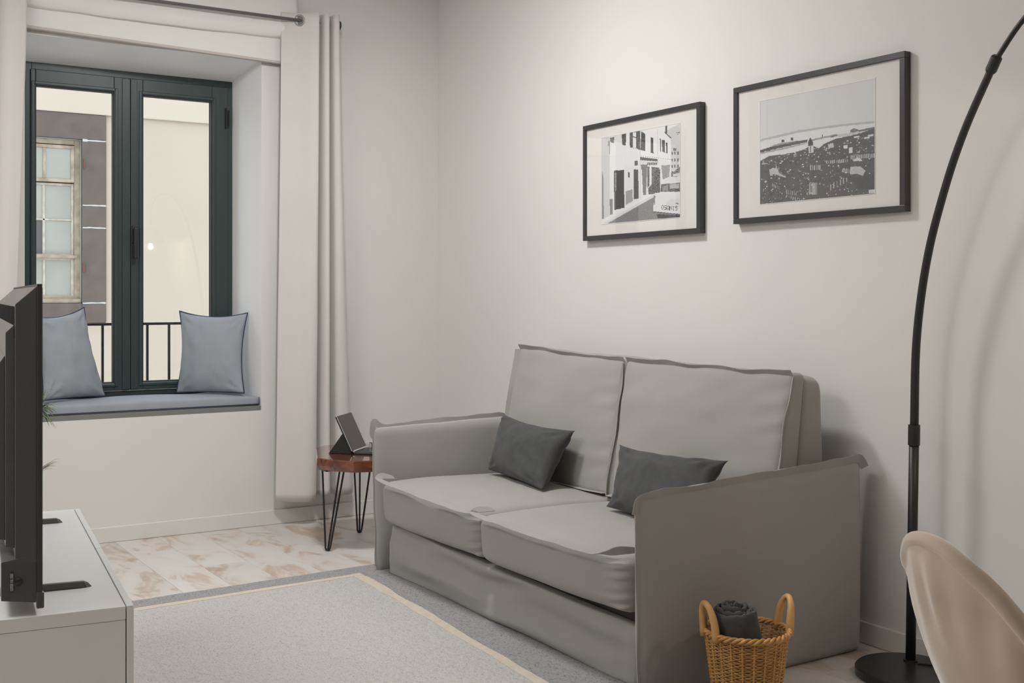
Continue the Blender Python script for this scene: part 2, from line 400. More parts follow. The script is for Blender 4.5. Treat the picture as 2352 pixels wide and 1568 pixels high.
# fixed outer frame, four members in one ring
def ring(name, x0, x1, z0, z1, wl, wr, wb, wt, y0, y1, bev=.002, off=None):
    return join(name, [box('a', x0, x0 + wl, y0, y1, z0, z1, bev, off), box('a', x1 - wr, x1, y0, y1, z0, z1, bev, off),
                       box('a', x0 + wl, x1 - wr, y0, y1, z0, z0 + wb, bev, off), box('a', x0 + wl, x1 - wr, y0, y1, z1 - wt, z1, bev, off)])
link('window_frame', ring('window_frame', WX0, WX1, WZ0 + .002, WZ1, .036, .036, .105, .036, YW, YW + .07, .002, ow), green_m, win)
def sash(x0, x1, gx0, gx1, gz0, gz1, handle):
    z0, z1 = .715, 2.326
    s = link('sash', join('sash', [ring('a', x0, x1, z0, z1, gx0 - x0, x1 - gx1, gz0 - z0, z1 - gz1, YW - .012, YW + .05, .003, ow),
                                   ring('a', gx0 - .02, gx1 + .02, gz0 - .02, gz1 + .02, .016, .016, .016, .016, YW - .017, YW - .008, .003, ow)]), green_m, win)
    link('gasket', ring('gasket', gx0 - .004, gx1 + .004, gz0 - .004, gz1 + .004, .0075, .0075, .0075, .0075, YW - .008, YW + .03, 0, ow), gask_m, s)
    link('glass_pane', box('glass_pane', gx0, gx1, YW + .014, YW + .018, gz0, gz1, 0, ow), glass_m, s)
    return s
s1 = sash(1.030, 1.5095, 1.053, 1.431, .755, 2.247, False)
s2 = sash(1.5115, 2.027, 1.576, 1.942, .755, 2.245, True)
link('meeting_cover', join('meeting_cover', [box('a', 1.470, 1.5105, YW - .019, YW - .011, .72, 2.32, .002, ow), box('a', 1.5125, 1.545, YW - .021, YW - .011, .72, 2.32, .002, ow)]), green_m, s2)
link('handle', join('handle', [box('a', 1.517, 1.549, YW - .030, YW - .018, 1.475, 1.565, .004, ow), box('a', 1.521, 1.537, YW - .055, YW - .028, 1.53, 1.55, .004, ow),
     box('a', 1.519, 1.541, YW - .066, YW - .048, 1.392, 1.552, .006, ow)]), black_m, s2)
for k in (0, 1):
    link('hinge', tube('hinge', [(2.016 + .016 * k, YW - .018, 2.215 - .01 * k), (2.016 + .016 * k, YW - .018, 2.105 + .01 * k)], .0045, 8, off=ow), gask_m, win)
# bench board and small reveal sensor
struct('window_sill', box('window_sill', OX0 + .002, OX1 - .003, YA + .002, YW - .004, OZ0 + .0, .628, .002), bench_m)
struct('bounce_trim_1', box('bounce_trim_1', WX0 - .05, WX1 + .05, YW + .075, 6.40, .60, .655, .004), mat('outer_bounce_sill', (.72, .71, .69), .8))  # unseen outer sill, added to bounce daylight up into the reveal
o = link('magnetic_sensor', box('magnetic_sensor', 2.0965, 2.106, 5.94, 5.975, 1.535, 1.555, .002), white_m, label='tiny white magnetic contact stuck on the right window reveal', cat='sensor')

# bench cushion
bc = empty('bench_cushion', (1.53, 5.94, .629), 'thin blue-grey bench cushion filling the deep window ledge', 'cushion')
def bfn(P, p, e): return np.array([0, 0, .004 * nz(P[0], P[1], 0, 5, 3)]) if p[2] > 0 else np.zeros(3)
x0, x1 = OX0 + .006, OX1 - .006
link('pad', soft_box('pad', [(x0, YA + .004, .629), (x1, YA + .004, .629), (x1 - .045, YW - .03, .629), (x0 + .045, YW - .03, .629),
     (x0, YA + .004, .676), (x1, YA + .004, .676), (x1 - .045, YW - .03, .684), (x0 + .045, YW - .03, .684)], .013, (40, 12, 6), (0, 0, .010), bfn, local(bc)), blue_m, bc, smooth=True)
link('piping', tube('piping', [(x0 + .01, YA + .006, .636), (x1 - .004, YA + .006, .636), (x1 - .004, YA + .012, .672)], .0028, 6, off=local(bc)), navy_m, bc, smooth=True)

# window cushions
def throw(name, q, th, seed, m, label, cat, group, pipe=None, **k):
    c = np.mean(q, axis=0); zb = min(p[2] for p in q)
    e = empty(name, (c[0], c[1], zb), label, cat, group); of = local(e)
    me, L = pillow('cover', *q, th, seed, off=of, **k); link('cover', me, m, e, smooth=True)
    if pipe: link('piping', tube('piping', [Vector(p) for p in L], pipe[1], 6, closed=True, off=of), pipe[0], e, smooth=True)
    return e
g = 'blue-grey cushions on the window ledge'
throw('cushion', [(1.742, 6.07, .694), (2.030, 5.84, .694), (2.078, 5.925, 1.112), (1.760, 6.075, 1.122)], .13, 3, blue_m,
      'square blue-grey cushion with navy piping propped against right window reveal', 'cushion', g, (navy_m, .0035), sag=.065, wr=.010)
throw('cushion', [(1.045, 5.87, .700), (1.375, 6.045, .694), (1.275, 6.06, 1.145), (1.005, 5.955, 1.10)], .13, 8, blue_m,
      'leaning blue-grey cushion with navy piping on window ledge, partly behind the television', 'cushion', g, (navy_m, .003), sag=.06, wr=.013)

# blind
bl = empty('roman_blind', (1.6, 5.77, 2.44), 'white roman blind drawn up in soft folds above the window', 'blind')
def blind_fold():
    prof = [(5.800, 2.90), (5.786, 2.80), (5.765, 2.71), (5.742, 2.635), (5.738, 2.595), (5.752, 2.562), (5.777, 2.548), (5.790, 2.553), (5.794, 2.575), (5.800, 2.65), (5.803, 2.90)]
    prof = catmull([(a, b, 0) for a, b in prof], 5); V = []; F = []; n = 60; k = len(prof)
    for i in range(n + 1):
        t = i / n; x = .90 + t * 1.40
        for (y, z, _) in prof:
            V.append((x, y - .012 * nz(x, z, 0, 3.2, 2) * (1 if y < 5.78 else 0), z - .012 * math.sin(PI * t) * (1 if y < 5.76 else .3) + .004 * nz(x, 0, z, 6)))
    for i in range(n):
        for j in range(k): F.append((i * k + j, i * k + (j + 1) % k, (i + 1) * k + (j + 1) % k, (i + 1) * k + j))
    F.append(tuple(range(k))); F.append(tuple(range(n * k, n * k + k)))
    return recalc(mesh('fold', V, F, local(bl)))
link('fabric_fold', blind_fold(), blind_m, bl, smooth=True)
link('hem_band', hexa('hem_band', [(.90, 5.772, 2.464), (2.30, 5.772, 2.425), (2.30, 5.790, 2.425), (.90, 5.790, 2.464), (.90, 5.772, 2.60), (2.30, 5.772, 2.60), (2.30, 5.790, 2.60), (.90, 5.790, 2.60)], .003, local(bl)), blind_m, bl)
link('bottom_bar', hexa('bottom_bar', [(.90, 5.766, 2.455), (2.30, 5.766, 2.416), (2.30, 5.796, 2.416), (.90, 5.796, 2.455), (.90, 5.766, 2.469), (2.30, 5.766, 2.430), (2.30, 5.796, 2.430), (.90, 5.796, 2.469)], .003, local(bl)), mat('bar_fabric_shaded', (.55, .51, .48), .8), bl, label='bottom bar with its shade painted in grey-beige')  # darker colour paints in the shade along the blind's lower edge

# curtain rod
RY, RZ = 5.71, 2.645
rd = empty('curtain_rod', (1.5, RY, RZ), 'thin dark metal curtain rod over the window with round end caps', 'curtain rod')
link('pole', tube('pole', [(.30, RY, RZ), (1.4, RY, RZ), (2.50, RY, RZ)], .0085, 12, off=local(rd)), foot_m, rd, smooth=True)
for x in (.29, 2.51):
    link('end_cap', lathe('end_cap', [(.012, -.008), (.024, -.006), (.026, 0), (.024, .006), (.012, .01)], 20), mat('cap_dark', (.02, .028, .028), .4), rd)
    pass
for o in [c for c in bpy.data.objects if c.parent == rd and c.name.startswith('end_cap')]:
    pass
caps = [c for c in bpy.data.objects if c.parent == rd and c.name.startswith('end_cap')]
for c, x in zip(caps, (.30, 2.505)): c.rotation_euler = (0, R(90), 0); c.location = Vector((x, RY, RZ)) + local(rd)
for x in (.34, 2.478):
    link('bracket', tube('bracket', [(x, RY, RZ - .002), (x, 5.76, RZ - .004), (x, YA, RZ - .004)], .006, 8, off=local(rd)), foot_m, rd, smooth=True)

# curtains
grom_m = mat('grommet_silver', (.34, .34, .33), .35, metal=.3)
def curtain(name, top, bot, z1, z0, label, rings, hole=None):
    e = empty(name, (float(np.mean([p[0] for p in top])), 5.70, z0), label, 'curtain'); of = local(e)
    T = catmull([(a, b, 0) for a, b in top], 7); B = catmull([(a, b, 0) for a, b in bot], 7); n = 70; k = len(T); V = []; F = []
    th = .003
    for s in (0, 1):
        for i in range(n + 1):
            t = i / n; z = z1 + (z0 - z1) * t; w = t ** 1.15
            row = [T[j] * (1 - w) + B[j] * w for j in range(k)]
            for j in range(k):
                a = row[max(j - 1, 0)]; b = row[min(j + 1, k - 1)]; d = b - a; d /= (np.linalg.norm(d) + 1e-9); nrm = np.array([-d[1], d[0], 0])
                p = row[j] + nrm * (th * (s - .5)) ; q = .006 * nz(p[0] * 3, z * .8, 0, 2.5, 4) * t + .002 * nz(p[0] * 12, z * 2, 1, 1, 2)
                zz = z - (.012 * math.sin(j / k * 9) if i == n else 0) + (.02 * (j / k) if i > n - 2 else 0)
                V.append((p[0], p[1] + q, zz))
    m = (n + 1) * k
    for i in range(n):
        for j in range(k - 1):
            a = i * k + j; F.append((a, a + 1, a + k + 1, a + k)); F.append((m + a, m + a + k, m + a + k + 1, m + a + 1))
    for i in range(n):
        a = i * k; F.append((a, a + k, m + a + k, m + a)); a = i * k + k - 1; F.append((a, m + a, m + a + k, a + k))
    for j in range(k - 1):
        F.append((j, m + j, m + j + 1, j + 1)); a = n * k + j; F.append((a, a + 1, m + a + 1, m + a))
    link('panel', recalc(mesh('panel', V, F, of)), curt_m, e, smooth=True)
    for (x, y, ang) in rings:
        P = [(.026 * math.cos(w), 0, .026 * math.sin(w)) for w in np.linspace(0, 2 * PI, 28, endpoint=False)]
        me = tube('grommet', P, .0058, 8, closed=True); o = link('grommet', me, grom_m, e, smooth=True)
        o.location = Vector((x, y, RZ)) + of; o.rotation_euler = (0, 0, ang)
        if len(rings) and (x, y, ang) == rings[0] and hole:
            o2 = link('grommet_hole', lathe('grommet_hole', [(.0, -.002), (.023, -.002), (.023, .002), (.0, .002)], 24), mat('grommet_hole_shade', (.17, .18, .15), .5), e)  # dark disc painted in for the shaded open hole of the ring
            o2.rotation_euler = (R(90), 0, ang); o2.location = o.location
    return e
topR = [(2.195, 5.742), (2.225, 5.735), (2.285, 5.712), (2.335, 5.672), (2.368, 5.655), (2.380, 5.69), (2.377, 5.755), (2.388, 5.77), (2.398, 5.70), (2.405, 5.655), (2.425, 5.65), (2.436, 5.70), (2.434, 5.75), (2.441, 5.77), (2.450, 5.71), (2.458, 5.660), (2.480, 5.652), (2.494, 5.69), (2.488, 5.77)]
botR = [(2.165, 5.745), (2.205, 5.715), (2.265, 5.675), (2.315, 5.655), (2.352, 5.665), (2.368, 5.70), (2.360, 5.745), (2.378, 5.752), (2.396, 5.69), (2.415, 5.655), (2.435, 5.665), (2.446, 5.71), (2.445, 5.745), (2.462, 5.757), (2.478, 5.72), (2.497, 5.685), (2.535, 5.68), (2.57, 5.69), (2.600, 5.745)]
curtain('curtain', topR, botR, 2.685, .135, 'full-length beige grommet curtain bunched beside the side table', [(2.283, 5.7125, R(-34)), (2.379, 5.712, R(80)), (2.434, 5.712, R(85)), (2.492, 5.712, R(85))], True)
topL = [(.47, 5.742), (.50, 5.66), (.53, 5.66), (.545, 5.77), (.565, 5.76), (.58, 5.66), (.62, 5.65), (.645, 5.76), (.665, 5.76), (.69, 5.66), (.74, 5.655), (.775, 5.75), (.80, 5.755), (.83, 5.68), (.88, 5.665), (.95, 5.70)]
botL = [(.36, 5.742), (.40, 5.67), (.44, 5.67), (.46, 5.75), (.485, 5.75), (.51, 5.67), (.55, 5.66), (.575, 5.75), (.60, 5.75), (.63, 5.67), (.68, 5.665), (.715, 5.74), (.74, 5.745), (.78, 5.69), (.82, 5.675), (.865, 5.70)]
curtain('curtain', topL, botL, 2.685, .135, 'left-hand full-length beige curtain hanging behind the television', [(.545, 5.712, R(80)), (.645, 5.712, R(80)), (.79, 5.712, R(80))])

# ------------------------------------------------------------------ pictures
def homog(src):
    dst = [(0, 0), (1, 0), (1, 1), (0, 1)]; A = []
    for (x, y), (u, v) in zip(src, dst):
        A.append([x, y, 1, 0, 0, 0, -u * x, -u * y, -u]); A.append([0, 0, 0, x, y, 1, -v * x, -v * y, -v])
    return np.linalg.svd(np.array(A, float))[2][-1].reshape(3, 3)
class Print:
    def __init__(s, quad, W, H, bg):
        s.H = homog(quad); s.W, s.h = W, H; s.a = np.full((H, W), float(bg))
        yy, xx = np.mgrid[0:H, 0:W]; s.u = (xx + .5) / W; s.v = (yy + .5) / H
    def m(s, p):
        q = s.H @ np.array([p[0], p[1], 1.]); return q[0] / q[2], q[1] / q[2]
    def mask(s, pts):
        P = [s.m(p) for p in pts]; ins = np.zeros_like(s.a, bool); n = len(P)
        for i in range(n):
            x1, y1 = P[i]; x2, y2 = P[(i + 1) % n]
            if y1 == y2: continue
            c = ((s.v < y1) != (s.v < y2)) & (s.u < (x2 - x1) * (s.v - y1) / (y2 - y1) + x1); ins ^= c
        return ins
    def poly(s, pts, g, nzv=0):
        k = s.mask(pts); s.a[k] = g + (rng.normal(0, nzv, k.sum()) if nzv else 0)
    def line(s, a, b, w, g):
        a = np.array(a, float); b = np.array(b, float); d = b - a; n = np.array([-d[1], d[0]]) / (np.hypot(*d) + 1e-9) * w / 2
        s.poly([a + n, b + n, b - n, a - n], g)
    def mesh(s, name, y0, y1, z0, z1, x, off):
        # picture plane at constant x, left of picture = larger y
        H, W = s.a.shape; ys = np.linspace(y0, y1, W + 1); zs = np.linspace(z1, z0, H + 1)
        V = np.zeros(((H + 1) * (W + 1), 3)); V[:, 0] = x; V[:, 1] = np.tile(ys, H + 1); V[:, 2] = np.repeat(zs, W + 1)
        i = np.arange(H)[:, None] * (W + 1) + np.arange(W)[None]; Fq = np.stack([i, i + 1, i + W + 2, i + W + 1], -1).reshape(-1, 4)
        me = bpy.data.meshes.new(name); V = V + np.array(off)
        me.vertices.add(len(V)); me.vertices.foreach_set('co', V.ravel()); me.loops.add(Fq.size); me.loops.foreach_set('vertex_index', Fq.ravel())
        me.polygons.add(len(Fq)); me.polygons.foreach_set('loop_start', np.arange(len(Fq)) * 4); me.polygons.foreach_set('loop_total', np.full(len(Fq), 4))
        me.update(calc_edges=True)
        c = np.minimum(s2l(np.clip(s.a, 0, 255)) * 1.22, .85).ravel(); C = np.repeat(np.stack([c, c, c * 1.01, np.ones_like(c)], -1), 4, 0)
        at = me.color_attributes.new('ink', 'FLOAT_COLOR', 'CORNER'); at.data.foreach_set('color', C.ravel().astype(np.float32)); return me
GLYPH = {'O': '01110100011000110001100011000101110', 'S': '01111100001000001110000010000111110', 'Q': '01110100011000110001101011001001101', 'N': '10001110011010110011100011000110001', '2': '01110100010000100110010001000011111', '5': '11111100001111000001000011000101110', '9': '01110100011000101111000010000101110', 'I': '01110001000010000100001000010001110'}
def street_print():
    p = Print([(322, 475), (1070, 342), (1068, 1238), (325, 1293)], 190, 150, 214)
    P = p.poly
    P([(322, 475), (1070, 342), (1068, 700), (325, 760)], 218); P([(930, 420), (1070, 342), (1070, 700), (985, 640), (985, 490)], 196)
    P([(322, 475), (400, 465), (400, 1240), (325, 1270)], 196)
    # road and kerb
    P([(360, 1293), (880, 1010), (1068, 1010), (1068, 1238), (600, 1275)], 128, 5); P([(325, 1293), (880, 985), (880, 1012), (370, 1293)], 205)
    P([(325, 1255), (870, 975), (880, 990), (325, 1275)], 228)
    # upper windows with shutters
    P([(400, 470), (445, 462), (440, 525), (405, 515)], 120, 25); P([(480, 450), (555, 436), (553, 548), (520, 545), (515, 470)], 92, 12); P([(440, 455), (515, 447), (512, 520), (445, 510)], 205)
    P([(590, 428), (690, 412), (692, 600), (660, 580), (592, 568)], 100, 14); P([(622, 470), (652, 480), (652, 575), (622, 570)], 222); P([(622, 424), (652, 420), (652, 470), (622, 462)], 215)
    P([(700, 415), (738, 440), (738, 605), (692, 595)], 88, 12); P([(790, 472), (815, 482), (817, 630), (792, 622)], 85)
    P([(878, 488), (890, 492), (890, 615), (880, 610)], 80); P([(897, 500), (925, 505), (928, 625), (900, 612)], 95); P([(935, 525), (950, 530), (950, 632), (938, 628)], 80)
    P([(920, 420), (990, 485), (985, 492), (920, 432)], 90); P([(932, 360), (945, 360), (948, 440), (932, 432)], 90)
    P([(382, 500), (402, 498), (402, 630), (396, 630), (394, 550), (382, 548)], 150)
    # shop band
    P([(692, 660), (860, 685), (860, 705), (692, 690)], 95); P([(692, 690), (860, 705), (860, 745), (692, 735)], 205)
    for i, x in enumerate(range(760, 850, 16)): P([(x, 715), (x + 10, 716), (x + 10, 740), (x, 739)], 100)
    p.line((688, 580), (690, 1055), 4, 165); p.line((855, 395), (858, 700), 4, 190); p.line((692, 650), (985, 690), 3, 150)
    # doors
    P([(425, 745), (545, 745), (545, 1160), (430, 1180)], 232); P([(441, 787), (536, 783), (541, 1142), (443, 1163)], 84, 3)
    P([(446, 810), (466, 808), (466, 980), (450, 985)], 128, 20)
    P([(635, 700), (666, 697), (666, 742), (635, 742)], 110); P([(627, 780), (672, 778), (676, 1055), (628, 1065)], 96, 5)
    P([(575, 805), (592, 805), (592, 858), (577, 855)], 100); P([(553, 985), (618, 966), (620, 1080), (554, 1115)], 158); P([(400, 1060), (428, 1052), (430, 1200), (405, 1210)], 130)
    P([(328, 795), (340, 850), (346, 1240), (328, 1245)], 135)
    P([(696, 735), (758, 733), (745, 1020), (718, 1025)], 120, 6); P([(694, 780), (706, 778), (718, 1025), (694, 1055)], 215); P([(760, 752), (780, 755), (780, 930), (760, 960)], 100, 25)
    P([(798, 757), (870, 765), (880, 990), (800, 1020)], 105, 25); P([(786, 760), (798, 757), (800, 1010), (788, 1010)], 215)
    P([(890, 745), (975, 740), (965, 855), (905, 880)], 150, 8); P([(835, 790), (878, 780), (880, 1000), (770, 1020), (765, 960), (820, 900)], 92, 26)
    # far houses
    P([(985, 600), (1055, 600), (1055, 820), (985, 830)], 196)
    for y in (615, 680, 740, 800):
        for x in (988, 1012, 1042): P([(x, y), (x + 13, y + 2), (x + 13, y + 30), (x, y + 28)], 105, 15)
    P([(1000, 580), (1035, 582), (1030, 610), (1008, 608)], 110, 30); P([(985, 822), (1068, 760), (1068, 860), (985, 855)], 120, 25); P([(1000, 830), (1068, 815), (1068, 852), (1000, 850)], 200)
    # car
    P([(885, 925), (960, 862), (1068, 850), (1068, 1000), (880, 1000)], 208); P([(888, 925), (1068, 912), (1068, 998), (884, 994)], 96, 10)
    P([(900, 945), (955, 930), (955, 990), (900, 985)], 140, 10); P([(972, 925), (1060, 918), (1060, 965), (972, 968)], 172, 8)
    P([(845, 1010), (1068, 1000), (1068, 1215), (812, 1185), (818, 1110)], 212); P([(940, 1100), (985, 1065), (1068, 1060), (1068, 1140), (935, 1140)], 202); p.line((850, 1008), (1068, 1003), 8, 236)
    P([(820, 1030), (832, 1030), (832, 1120), (822, 1115)], 125); p.line((812, 1184), (1068, 1214), 10, 90); P([(845, 1205), (1068, 1222), (1068, 1238), (860, 1250)], 70)
    x = 890
    for i, ch in enumerate('OSQNI5'):
        s = GLYPH[ch]
        for k, c in enumerate(s):
            if c == '1':
                a = x + (k % 5) * 4.8; b = 1124 + i * 2.5 + (k // 5) * 5.8; P([(a, b), (a + 5.2, b), (a + 5.2, b + 6.2), (a, b + 6.2)], 62)
        x += 26
    P([(1026, 1103), (1054, 1107), (1054, 1114), (1026, 1110)], 60)
    p.line((1025, 440), (1070, 428), 5, 120); p.line((1040, 455), (1068, 432), 5, 130)
    return p
def harbour_print():
    p = Print([(290, 497), (1207, 308), (1209, 1232), (289, 1323)], 270, 195, 203)
    p.a = 202 + 6 * p.v + 0 * p.u
    P = p.poly
    P([(290, 800), (600, 725), (900, 680), (1208, 648), (1208, 664), (900, 698), (600, 745), (290, 818)], 176)
    P([(290, 818), (600, 745), (900, 698), (1208, 666), (1208, 1000), (290, 1060)], 210, 2)
    # ship, quay
    P([(290, 888), (420, 845), (580, 815), (670, 798), (665, 822), (480, 862), (290, 908)], 96, 4); P([(350, 860), (430, 836), (600, 808), (560, 822), (420, 852)], 150)
    P([(292, 908), (480, 866), (664, 826), (660, 834), (480, 880), (292, 920)], 160); P([(460, 805), (482, 802), (484, 822), (462, 826)], 90, 15); P([(534, 786), (552, 784), (554, 808), (536, 810)], 85, 15)
    P([(700, 800), (800, 775), (900, 755), (900, 772), (800, 790), (705, 812)], 150, 10); P([(783, 758), (792, 756), (793, 775), (784, 776)], 80)
    P([(905, 758), (1010, 740), (1208, 700), (1208, 740), (1000, 770), (905, 778)], 190, 10); P([(1012, 722), (1040, 708), (1068, 716), (1095, 728), (1030, 742), (1012, 742)], 120, 20); P([(1070, 722), (1208, 696), (1208, 712), (1080, 735)], 120)
    P([(850, 776), (905, 760), (905, 770), (855, 786)], 110)
    # town mass
    P([(290, 975), (360, 935), (480, 920), (560, 905), (640, 880), (700, 845), (760, 870), (800, 835), (900, 790), (1000, 772), (1100, 745), (1208, 705), (1209, 1232), (289, 1323)], 97, 3)
    r = np.random.default_rng(11)
    for _ in range(420):       # roofs and walls catching light, denser in the upper town
        v = r.random() ** 1.5; x = 295 + r.random() * 905; top = np.interp(x, [290, 480, 640, 800, 1000, 1208], [975, 925, 880, 850, 800, 740]); bot = 1320 - (x - 290) * .098
        y = top + (bot - top) * v; w = 4 + r.random() * 13 * (1 - .5 * v); h = 3 + r.random() * 7; sl = -.12 * w
        P([(x, y), (x + w, y + sl), (x + w, y + h + sl), (x, y + h)], r.choice([195, 180, 150, 128, 205]))
    for _ in range(240):
        x = 295 + r.random() * 900; y = np.interp(x, [290, 1208], [1000, 800]) + r.random() * 330; P([(x, y), (x + 14, y - 3), (x + 13, y + 9), (x + 1, y + 11)], 88)
    def facade(x, y, n, dx, h, sl, g=196, w=6):
        for i in range(n): P([(x + i * dx, y + i * sl), (x + i * dx + w, y + i * sl), (x + i * dx + w, y + i * sl + h), (x + i * dx, y + i * sl + h)], g)
    facade(1015, 925, 14, 14, 34, -1.2); facade(820, 968, 12, 15, 26, -1); facade(690, 1005, 6, 15, 40, 0); facade(684, 1148, 6, 11, 96, 0, 190, 6)
    facade(850, 1160, 6, 26, 46, -13, 180); facade(500, 1205, 6, 15, 36, 3, 170, 4); facade(500, 1245, 8, 17, 20, 5, 170, 5); facade(385, 1155, 5, 13, 26, 6, 165, 5); facade(950, 1030, 5, 14, 34, 2)
    P([(676, 850), (716, 846), (716, 905), (678, 910)], 200); P([(672, 822), (690, 782), (712, 820), (714, 848), (674, 852)], 84); P([(690, 846), (696, 846), (696, 905), (690, 905)], 110)
    P([(955, 845), (990, 840), (990, 868), (955, 872)], 214); P([(1000, 862), (1030, 860), (1030, 905), (1000, 908)], 205); P([(830, 838), (875, 826), (880, 862), (838, 870)], 190)
    P([(1010, 1018), (1090, 1014), (1135, 1050), (1110, 1090), (1070, 1075), (1010, 1080)], 182, 8); P([(1032, 965), (1072, 940), (1108, 965), (1106, 970), (1034, 972)], 205)
    P([(360, 1040), (425, 1030), (440, 1070), (495, 1098), (490, 1108), (420, 1085), (395, 1080), (372, 1096)], 180, 5); P([(1158, 1205), (1208, 1200), (1208, 1230), (1160, 1230)], 196)
    P([(940, 1090), (1100, 1100), (1208, 1060), (1208, 1195), (1060, 1200), (1040, 1130)], 90, 3)
    for (x, y, s) in ((1040, 775, 1), (1120, 780, 1), (1150, 762, 1)): P([(x, y), (x + 45, y - 6), (x + 45, y + 6), (x, y + 12)], 205)
    return p
def picture(name, yl, yr, z0, z1, py0, py1, pz0, pz1, pr, label, group):
    """yl: y of picture's left edge (far from camera)"""
    e = empty(name, (XB, (yl + yr) / 2, z0), label, 'picture', group); of = local(e); xf = XB - .031; b = .021
    ms = [box('a', xf, XB - .0005, yr, yl, z1 - b, z1, .0012, of), box('a', xf, XB - .0005, yr, yl, z0, z0 + b, .0012, of),
          box('a', xf, XB - .0005, yr, yr + b, z0 + b, z1 - b, .0012, of), box('a', xf, XB - .0005, yl - b, yl, z0 + b, z1 - b, .0012, of)]
    link('frame', join('frame', ms), framem, e)
    link('mount', box('mount', xf + .009, xf + .011, yr + b - .002, yl - b + .002, z0 + b - .002, z1 - b + .002, 0, of), mount_m, e)
    link('print', pr.mesh('print', py0, py1, pz0, pz1, xf + .0083, of), ink_m, e)
    link('mount_bevel', join('mount_bevel', [box('a', xf + .0075, xf + .009, min(py0, py1) - .0025, max(py0, py1) + .0025, pz1, pz1 + .0022, 0, of), box('a', xf + .0075, xf + .009, min(py0, py1) - .0025, max(py0, py1) + .0025, pz0 - .0022, pz0, 0, of),
         box('a', xf + .0075, xf + .009, min(py0, py1) - .0025, min(py0, py1), pz0, pz1, 0, of), box('a', xf + .0075, xf + .009, max(py0, py1), max(py0, py1) + .0025, pz0, pz1, 0, of)]), mount_m, e)
    link('glass', box('glass', xf + .0045, xf + .0055, yr + b - .002, yl - b + .002, z0 + b - .002, z1 - b + .002, 0, of), pglass_m, e)
    return e
picture('framed_picture', 4.355, 3.546, 1.456, 1.988, 4.22, 3.677, 1.528, 1.918, street_print(), 'black-framed monochrome photo of a street with a parked car', 'framed photographs on the right wall')
picture('framed_picture', 3.351, 2.536, 1.481, 2.012, 3.212, 2.666, 1.550, 1.941, harbour_print(), 'black-framed monochrome photo of a harbour town with ships', 'framed photographs on the right wall')

# ------------------------------------------------------------------ sofa
SX0 = 2.12
sofa = empty('sofa', (2.6, 3.62, 0), 'two-seat grey slipcovered sofa with flanged seams against the right wall', 'sofa'); so = local(sofa)
def wrinkle(amp, s=3.5, seed=0):
    def f(P, p, e): 
        a = amp * (nz(*P, s=s, seed=seed) + .5 * nz(*P, s=s * 2.3, seed=seed + 1))
        k = int(np.argmax(np.abs(p))); return e[k] * np.sign(p[k]) * a
    return f
# arms
def arm(yo, yi, seed, zf=.605, zb=.648, xf=SX0):
    """yo: outer face, yi: inner face at the back; the cover is pinched to a seam at the front"""
    sg = 1 if yi > yo else -1; ym = yo + sg * .026; yt = yo + sg * .070
    C = [(xf + .012, yo, .002), (3.085, yo, .002), (3.085, yi, .002), (xf + .012, ym, .002), (xf, yo + sg * .002, zf), (3.085, yo, zb), (3.085, yt, zb), (xf, ym, zf)]
    def f(P, p, e):
        d = wrinkle(.004, 3, seed)(P, p, e)
        t = max(0, 1 - (P[0] - xf) / .22) ** 2       # belly behind the front seam
        return d
    return soft_box('arm', C, .034, (36, 10, 26), (.003, .020, .006), f, so)
ar = link('arm', arm(2.668, 2.765, 1), sofa_m, sofa, smooth=True)
al = link('arm', arm(4.572, 4.487, 2, .625, .640, 2.165), sofa_m, sofa, smooth=True)
# seam flaps of the near arm: outer top edge with a folded ear at the front
def fl_part(name, P, D, par, **k): return link(name, flange(name, P, D, off=so, **k), sofa_m, par, smooth=False)
fl_part('seam_flap', [(2.118, 2.672, .555), (2.124, 2.672, .590), (2.150, 2.672, .602), (2.190, 2.670, .606), (2.22, 2.67, .612), (2.30, 2.670, .610), (2.5, 2.668, .618), (2.8, 2.668, .634), (2.98, 2.67, .642), (3.06, 2.67, .652), (3.092, 2.668, .620)],
        [(-1, -.25, .3), (-.6, -.3, .8), (-.1, -.4, 1), (0, -.1, 1), (0, -.3, 1), (0, -.35, 1), (0, -.35, 1), (0, -.35, 1), (0, -.35, 1), (.3, -.3, 1), (1, -.3, .4)], ar, w=.018, wav=.006, seed=3, k=12)
fl_part('seam_flap', [(2.122, 2.672, .56), (2.124, 2.670, .40), (2.128, 2.671, .2), (2.132, 2.672, .01)], (-1, -.15, 0), ar, w=.009, wav=.003, seed=5)
fl_part('seam_flap', [(2.168, 4.556, .57), (2.164, 4.554, .632), (2.180, 4.558, .640), (2.23, 4.566, .614), (2.4, 4.570, .624), (2.6, 4.57, .630), (2.88, 4.57, .634)],
        [(-1, 0, .4), (-.7, 0, 1), (-.2, .1, 1), (0, .1, 1), (0, .1, 1), (0, .1, 1), (0, .1, 1)], al, w=.026, wav=.0025, seed=7, k=12, taper=.04)
fl_part('seam_flap', [(2.170, 4.558, .58), (2.172, 4.558, .40), (2.178, 4.556, .2), (2.180, 4.55, .03)], (-1, 0, 0), al, w=.012, wav=.003, seed=9)
